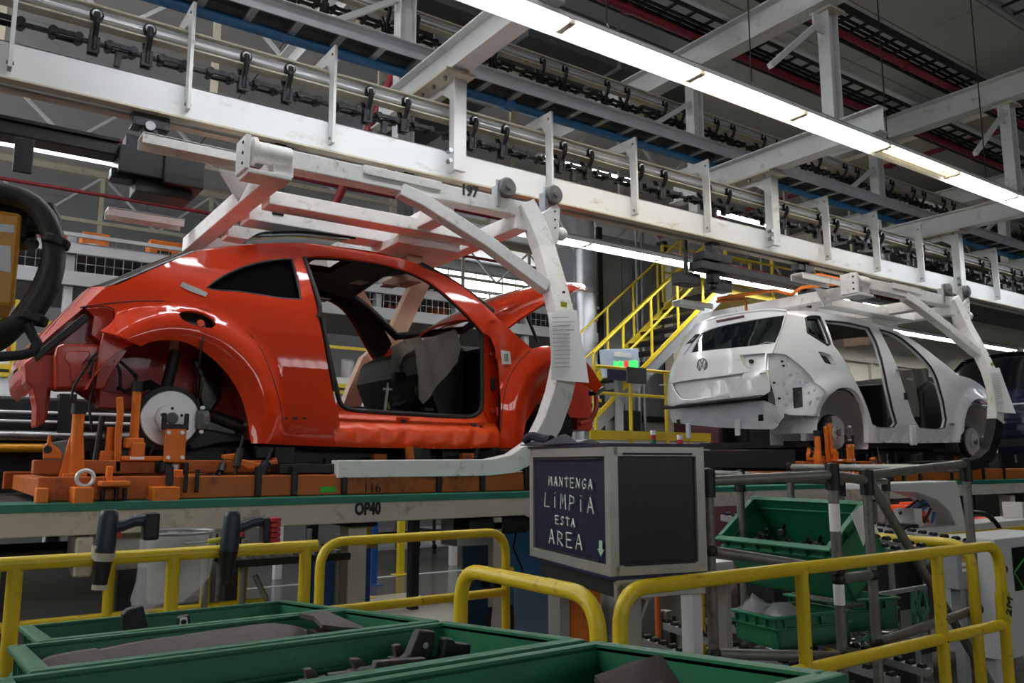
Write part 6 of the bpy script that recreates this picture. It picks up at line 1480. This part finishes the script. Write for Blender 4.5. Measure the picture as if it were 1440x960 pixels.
for dx in (.52, .6): MB().cyl((a.x + (b.x - a.x) * dx, 10.12, 1.5), (a.x + (b.x - a.x) * dx, 10.12, 5.6), .03, n=10).build('conduit', 'galv', t)
MB().cbox((a.x + .45, 10.08, 2.1), .5, .1, .35).build('valve_block', 'dark', t, bevel=.02); 
# stairs
ST = thing('yellow_stairs', 'yellow steel stairs and platform railings behind the two cars', 'stairs', (9.5, 8.4, 0))
def yt(pts, r=.018, name='handrail', m='yellow'): MB().tube(pts, r, n=8).build(name, m, ST)
Y1, Y2 = 8.0, 8.9
lo = P(836, 600, Y=Y1); hi = P(958, 472, Y=Y1)
sx0, sz0 = lo.x, lo.z; sx1, sz1 = hi.x + 1.0, hi.z + (hi.z - lo.z) / (hi.x - lo.x) * 1.0
for y in (Y1, Y2):
    MB().bar((sx0, y, sz0), (sx1, y, sz1), .05, .16).build('stringer', 'grey' if y == Y1 else 'yellow', ST); MB().bar((sx0, y - .03, sz0 + .13), (sx1, y - .03, sz1 + .13), .03, .05).build('stringer_edge', 'yellow', ST)
    yt([(sx0, y, sz0 + .95), (sx1, y, sz1 + .95)]); yt([(sx0, y, sz0 + .52), (sx1, y, sz1 + .52)])
    for i in range(6):
        u = i / 5; x = sx0 + (sx1 - sx0) * u; z = sz0 + (sz1 - sz0) * u; yt([(x, y, z), (x, y, z + .95)], .02, 'baluster')
for i in range(11):
    u = (i + .5) / 11; x = sx0 + (sx1 - sx0) * u; z = sz0 + (sz1 - sz0) * u; MB().box(x - .13, x + .13, Y1 + .03, Y2 - .03, z, z + .035).build('tread', 'black', ST)
MB().box(sx1, sx1 + 2.2, Y1, Y2 + .4, sz1 - .08, sz1).build('platform', 'yellow', ST)
for y in (Y1, Y2 + .4):
    yt([(sx1, y, sz1 + .95), (sx1 + 2.2, y, sz1 + .95)]); yt([(sx1, y, sz1 + .5), (sx1 + 2.2, y, sz1 + .5)])
    for k in range(3): yt([(sx1 + k * 1.1, y, 0 if k else sz1), (sx1 + k * 1.1, y, sz1 + .95)], .03, 'column')
# lower guard in front of the stairs
Yg = 7.4; gl_ = P(838, 604, Y=Yg); gr = P(968, 600, Y=Yg)
LG = thing('guard_railing', 'yellow guard railing with kick plate in front of the stairs', 'railing', (gl_.x, Yg, 0))
zt = P(900, 520, Y=Yg).z; zm = P(900, 556, Y=Yg).z; zb = P(900, 612, Y=Yg).z
for z in (zt, zm): MB().cyl((gl_.x, Yg, z), (gr.x + .2, Yg, z), .022, n=10).build('rail', 'yellow', LG)
for u in (0, .36, .75, 1.0): x = gl_.x + (gr.x - gl_.x) * u; MB().cyl((x, Yg, 0), (x, Yg, zt), .024, n=10).build('post', 'yellow', LG)
MB().box(gl_.x - .1, gr.x + .4, Yg - .02, Yg, zb - .06, zb + .05).build('kick_plate', 'yellow', LG); MB().box(gl_.x - .1, gr.x + .4, Yg, Yg + .8, zb - .5, zb - .06).build('plinth', 'lightpanel', LG)
q = P(895, 528, Y=Yg - .05); MB().cbox(q, .32, .02, .2).build('notice_plate', 'duct', LG)
# display board with green figures
q = P(872, 510, Y=7.9); t = thing('andon_display', 'tilted grey display with green digits behind the red car nose', 'display', tuple(q))
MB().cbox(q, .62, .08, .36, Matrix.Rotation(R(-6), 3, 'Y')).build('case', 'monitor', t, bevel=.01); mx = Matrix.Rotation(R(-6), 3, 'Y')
for i, (dx, m) in enumerate(((-.12, 'ledgreen'), (-.03, 'ledgreen'), (.06, 'ledred'), (.15, 'ledgreen'), (.22, 'ledgreen'))): MB().cbox(q + mx @ V(dx, -.05, -.03), .07, .01, .09).build('digit', m, t)
MB().cbox(q + mx @ V(.02, -.05, .10), .3, .01, .06).build('caption', 'paper', t); MB().cbox(q + mx @ V(0, -.05, -.17), .56, .03, .14).build('keyboard_shelf', 'signblue', t); MB().box(q.x - .04, q.x + .04, 7.9, 7.98, 0, q.z).build('stand', 'grey', t)
t = thing('maroon_cabinet', 'maroon cabinet under the stair platform', 'cabinet', (sx1 + .5, 9.5, 0)); MB().box(sx1 + .3, sx1 + 2.0, 9.15, 9.45, 0, 2.9).build('body', 'maroon', t, bevel=.01); MB().box(sx1 + .35, sx1 + 1.1, 9.13, 9.15, .1, 2.8).build('door', 'maroon', t, bevel=.005)
# dim machine rows behind the line, so that the bays are not empty
for k, (x, y, w, d, h, m, lab) in enumerate(((10.5, 11.5, 2.2, 1, 2.6, 'grey', 'grey switch cabinet row past the stairs'), (14, 7.6, 1.6, .8, 2.6, 'dark', 'dark machine beside the blue car'), (17.5, 8.0, 3, 1, 3.0, 'dark', 'dark machine at the far right end'), (-1.5, 13, 3, 1, 2.2, 'grey', 'grey cabinet far left under the mezzanine'), (16, 2.9, 2.0, .8, 2.4, 'dark', 'dark equipment rack at the right edge'))):
    t = thing('machine_cabinet', lab, 'cabinet', (x, y, 0)); n = max(1, int(w / .7))
    MB().box(x, x + w, y, y + d, 0, h).build('body', m, t, bevel=.02)
    for i in range(n): MB().box(x + i * w / n + .03, x + (i + 1) * w / n - .03, y - .015, y, .1, h - .1).build('door', m, t, bevel=.005); MB().cbox((x + (i + .85) * w / n, y - .03, h * .5), .03, .03, .16).build('handle', 'steel', t)
# under the conveyor: blue boards, cabinet, yellow posts, trolleys
t = thing('blue_partition', 'blue upright panel with wooden top edge under the conveyor', 'panel', (2.3, 5.0, 0)); a = P(440, 780, Y=5.0); b = P(522, 770, Y=5.0)
MB().box(a.x, b.x, 5.0, 5.06, 0, b.z).build('board', 'bluepanel', t, bevel=.004); MB().box(a.x, b.x + .03, 4.97, 5.1, b.z, b.z + .03).build('top_edge', 'wood', t)
t = thing('blue_cabinet', 'teal blue cabinet with cables behind the clear guard', 'cabinet', (3.0, 4.6, 0)); a = P(695, 735, Y=4.6); b = P(790, 735, Y=4.6)
MB().box(a.x, b.x, 4.6, 5.0, 0, P(740, 733, Y=4.6).z).build('body', 'tealpanel', t, bevel=.01); MB().box(a.x + .03, b.x - .03, 4.585, 4.6, .1, .95).build('door', 'tealpanel', t, bevel=.004); wire([(728, 740), (722, 770), (735, 800), (730, 815)], 4.58, .006, 'rubber', t, 'cable')
t = thing('pneumatic_stand', 'off-white slotted stand with black foot under the conveyor', 'stand', (2.6, 4.3, 0)); a = P(700, 780, Y=4.1)
MB().box(a.x - .03, a.x + .03, 4.1, 4.16, 0, 1.1).build('post', 'deck', t, bevel=.004); MB().cbox((a.x - .03, 4.08, P(690, 815, Y=4.1).z), .14, .12, .09).build('valve', 'black', t, bevel=.02); MB().box(a.x - .08, a.x + .08, 4.05, 4.2, .78, .81).build('shelf', 'yellow', t); MB().tube(catmull([(a.x - .08, 4.06, .6), (a.x - .1, 4.06, .4), (a.x, 4.06, .28), (a.x + .08, 4.06, .45), (a.x + .07, 4.06, .6)], 5), .014, n=8).build('hook', 'black', t); MB().box(a.x - .2, a.x + .25, 4.1, 4.3, 1.0, 1.1).build('motor', 'black', t, bevel=.03)
for k, (px, py, Y, m, lab) in enumerate(((518, 740, 8.2, 'yellow', 'yellow floor post left of the lettered one under the conveyor'), (528, 740, 9.0, 'bluepanel', 'blue floor post beside the yellow posts'), (566, 740, 9.6, 'yellow', 'yellow floor post with black lettering under the conveyor'))):
    q = P(px, py, Y=Y); t = thing('floor_post', lab, 'post', (q.x, Y, 0)); MB().box(q.x - .04, q.x + .04, Y, Y + .08, 0, 1.5).build('post', m, t, bevel=.004); MB().box(q.x - .09, q.x + .09, Y - .05, Y + .13, 0, .012).build('foot', m, t)
    if k == 2: text('LP1', .09, (q.x, Y - .002, .98), (0, 0, -1), (1, 0, 0), 'ink', 'lettering', t)
for k, (x, lab) in enumerate(((6.0, 'left white trolley frame on castors beyond the yellow post'), (7.3, 'right white trolley frame on castors beyond the yellow post'))):
    t = thing('parts_trolley', lab, 'trolley', (x, 12.2, 0)); MB().box(x - .5, x + .5, 12.0, 12.7, .9, 1.25).build('bin', 'lightpanel', t, bevel=.01); MB().box(x - .5, x + .5, 12.0, 12.7, .28, .33).build('shelf', 'dark', t)
    for s in (-.45, .45):
        for y in (12.05, 12.6): MB().box(x + s - .02, x + s + .02, y, y + .04, .1, 1.2).build('leg', 'duct', t); MB().cyl((x + s - .015, y, .05), (x + s + .015, y, .05), .05, n=12).build('castor', 'black', t)
    if k == 0: MB().box(x + .02, x + .2, 11.97, 12.0, .75, 1.05).build('notice', 'paper', t); text('107', .1, (x + .1, 11.965, 1.0), (1, 0, 0), (0, 0, 1), 'bluepanel', 'lettering', t)
# grated carts under the left end of the conveyor
t = thing('mesh_cart', 'grey tube cart with ribbed shelves behind the drills', 'cart', (1.3, 3.7, 0))
for x in (1.10, 1.52):
    for y in (3.55, 3.9): MB().cyl((x, y, 0), (x, y, 1.1), .014, n=8).build('post', 'pipe', t)
for z in (.62, .99): MB().box(1.04, 1.56, 3.5, 3.95, z, z + .03).build('shelf', 'dark', t); [MB().box(1.04 + i * .05, 1.065 + i * .05, 3.495, 3.95, z + .03, z + .045).build('shelf_rib', 'pipe', t) for i in range(10)]
MB().cyl((1.14, 3.52, .95), (1.48, 3.52, .3), .012, n=8).build('brace', 'pipe', t)
t = thing('parts_crate', 'dark green crate with a yellow hose coil on the cart bottom', 'crate', (1.5, 3.3, 0)); MB().box(1.05, 1.75, 3.2, 3.45, .62, .70).build('body', 'bin', t, bevel=.01); MB().sphere((1.22, 3.3, .73), .08, 12, 8, (1, 1, .6)).build('coil', 'yellow', t); MB().box(1.1, 1.7, 3.22, 3.42, 0, .62).build('stand', 'dark', t)
t = thing('grey_track_cabinet', 'long grey service duct lying under the conveyor at the left', 'service duct', (0, 6, 0)); MB().box(-1.5, 1.6, 5.2, 5.7, .25, .95).build('body', 'duct', t, bevel=.01)
for i in range(5): MB().box(-1.4 + i * .6, -.9 + i * .6, 5.18, 5.2, .35, .85).build('cover', 'grey', t, bevel=.004)
t = thing('rear_conveyor', 'dark second conveyor line with steel tubes behind the red car', 'conveyor', (1, 7.4, 0))
MB().box(-2.5, 4.2, 7.3, 8.3, .9, 1.92).build('bed', 'dark', t, bevel=.02)
for z, r_, m_ in ((1.62, .04, 'steel'), (1.73, .012, 'lightpanel'), (1.80, .012, 'lightpanel'), (1.53, .035, 'robot')): MB().cyl((-2.5, 7.25, z), (4.2, 7.25, z), r_, n=10).build('tube', m_, t)
for i in range(7): x = -2.4 + i * 1.05; MB().box(x, x + .08, 7.3, 7.4, 0, .9).build('leg', 'dark', t); MB().box(x, x + .12, 7.22, 7.4, 1.5, 1.95).build('upright', 'dark', t)
# ============================================================ RIGHT SIDE MACHINES BEHIND THE RACK
t = thing('machine_arch', 'white arched machine frame with orange robot parts behind the rack', 'machine', (4.9, 3.0, 0)); Y = 3.1
pts = [(1225, 680), (1346, 676), (1360, 742), (1348, 742), (1338, 720), (1318, 702), (1290, 692), (1225, 690)]
MB().prism([P(a, b, Y=Y) for a, b in pts], (0, .2, 0)).build('arch', 'lightgrey', t, bevel=.01)
MB().box(4.0, 7.5, Y, Y + .3, P(1300, 745, Y=Y).z - .04, P(1300, 742, Y=Y).z).build('bed_rail', 'lightgrey', t, bevel=.006); MB().box(4.0, 7.5, Y - .02, Y, P(1300, 755, Y=Y).z - .03, P(1300, 752, Y=Y).z).build('yellow_strip', 'yellow', t)
for a, b, w, h in ((1290, 715, .25, .10), (1320, 728, .3, .09), (1270, 725, .14, .16), (1370, 735, .4, .08)): MB().cbox(P(a, b, Y=Y + .3), w, .15, h).build('gripper', 'sill', t, bevel=.01)
for k in range(4): MB().tube(catmull([P(1265 + k * 8, 722, Y=Y + .15), P(1290 + k * 8, 704, Y=Y + .1), P(1310 + k * 6, 712, Y=Y + .12), P(1300 + k * 10, 735, Y=Y + .15)], 5), .010, n=6).build('hose', 'bluepanel' if k % 2 else 'rubber', t)
MB().tube(catmull([P(1365, 720, Y=Y), P(1390, 725, Y=Y), P(1405, 742, Y=Y)], 5), .02, n=8).build('hose_chain', 'black', t)
for x in (4.1, 5.6, 7.2): MB().box(x, x + .1, Y + .05, Y + .2, 0, 1.1).build('leg', 'lightgrey', t)
MB().box(4.0, 5.6, Y + .02, Y + .28, .45, 1.0).build('drive_case', 'dark', t, bevel=.01)
t = thing('control_cabinet', 'white control cabinet with window showing a green cable, right edge', 'cabinet', (5.0, 2.6, 0)); Y = 2.6
a = P(1398, 758, Y=Y); MB().box(a.x, a.x + .9, Y, Y + .35, .2, a.z).build('body', 'lightgrey', t, bevel=.01); q = P(1422, 770, Y=Y); MB().box(q.x, q.x + .4, Y - .006, Y, P(1422, 832, Y=Y).z, q.z).build('window', 'blackgloss', t)
MB().tube(catmull([P(1440, 785, Y=Y - .01), P(1426, 805, Y=Y - .01), P(1440, 828, Y=Y - .01)], 5), .006, n=6).build('cable', 'green', t); MB().cyl(P(1413, 800, Y=Y), P(1413, 800, Y=Y) + V(0, -.012, 0), .02, n=12).build('lock', 'steel', t); MB().box(a.x + .1, a.x + .2, Y + .1, Y + .2, 0, .2).build('leg', 'lightgrey', t); MB().box(a.x + .7, a.x + .8, Y + .1, Y + .2, 0, .2).build('leg', 'lightgrey', t)
t = thing('warning_box', 'grey electrical box with yellow warning triangle beside the railing end', 'electrical box', (4.3, 2.4, 0)); Y = 2.75; a = P(1345, 775, Y=Y); b = P(1375, 825, Y=Y)
MB().box(a.x, b.x, Y, Y + .15, b.z, a.z).build('case', 'grey', t, bevel=.006); q = P(1354, 782, Y=Y - .003); MB().prism([q + V(-.025, 0, -.022), q + V(.025, 0, -.022), q + V(0, 0, .024)], (0, -.002, 0)).build('warning_triangle', 'yellow', t); MB().prism([q + V(-.004, -.003, -.014), q + V(.004, -.003, -.014), q + V(.001, -.003, .01)], (0, -.001, 0)).build('flash_mark', 'ink', t)
for dz in (.05, .085): MB().cbox(q + V(.003, 0, -dz), .045, .003, .02).build('label', 'paper', t)
MB().box((a.x + b.x) / 2 - .03, (a.x + b.x) / 2 + .03, Y + .04, Y + .1, 0, b.z).build('stand', 'grey', t)
t = thing('grey_side_box', 'pale grey box standing right of the sign box', 'box', (2.2, 2.2, 0)); Y = 2.15; a = P(985, 800, Y=Y); b = P(1032, 792, Y=Y)
MB().box(a.x - .05, b.x, Y, Y + .2, P(1000, 822, Y=Y).z, b.z + .01).build('case', 'lightgrey', t, bevel=.006); MB().box(b.x - .03, b.x, Y + .02, Y + .1, 0, P(1000, 822, Y=Y).z).build('post', 'alu', t); MB().box(a.x + .06, a.x + .11, Y + .1, Y + .16, 0, P(1000, 822, Y=Y).z).build('post', 'lightpanel', t)
rnd = random.Random(21)
t = thing('metal_parts_heap', 'heap of small bright metal parts on a low tray behind the rack', 'metal parts', (3.6, 2.6, .45))
MB().box(3.0, 4.6, 2.5, 3.0, .40, .43).build('tray', 'dark', t); MB().box(3.1, 4.5, 2.55, 2.95, 0, .40).build('tray_stand', 'dark', t)
mb = MB()
for i in range(260):
    c = V(rnd.uniform(3.05, 4.55), rnd.uniform(2.52, 2.98), .44 + rnd.random() * .05); mb.cbox(c, rnd.uniform(.02, .07), .012, .012, Matrix.Rotation(rnd.random() * 3.1, 3, 'Z') @ Matrix.Rotation(rnd.uniform(-.6, .6), 3, 'X'))
o = mb.build('small_parts', 'steel', t); o['kind'] = 'stuff'
for k, (x, y) in enumerate(((3.9, 2.45), (4.3, 2.45))):
    t = thing('green_sling', ['left', 'right'][k] + ' bundle of green straps behind the railing end', 'strap', (x, y, .6)); mb = MB()
    for i in range(6): mb.tube(catmull([V(x - .1 + rnd.random() * .2, y, .75), V(x - .1 + rnd.random() * .2, y - .03, .65), V(x - .1 + rnd.random() * .2, y, .55)], 4), .010, n=6)
    mb.build('strap', 'bin', t); MB().bar((x - .2, y, .76), (x + .2, y, .76), .02, .02).build('hanger_bar', 'galv', t); MB().bar((x, y, 0), (x, y, .76), .02, .02).build('hanger_post', 'galv', t)
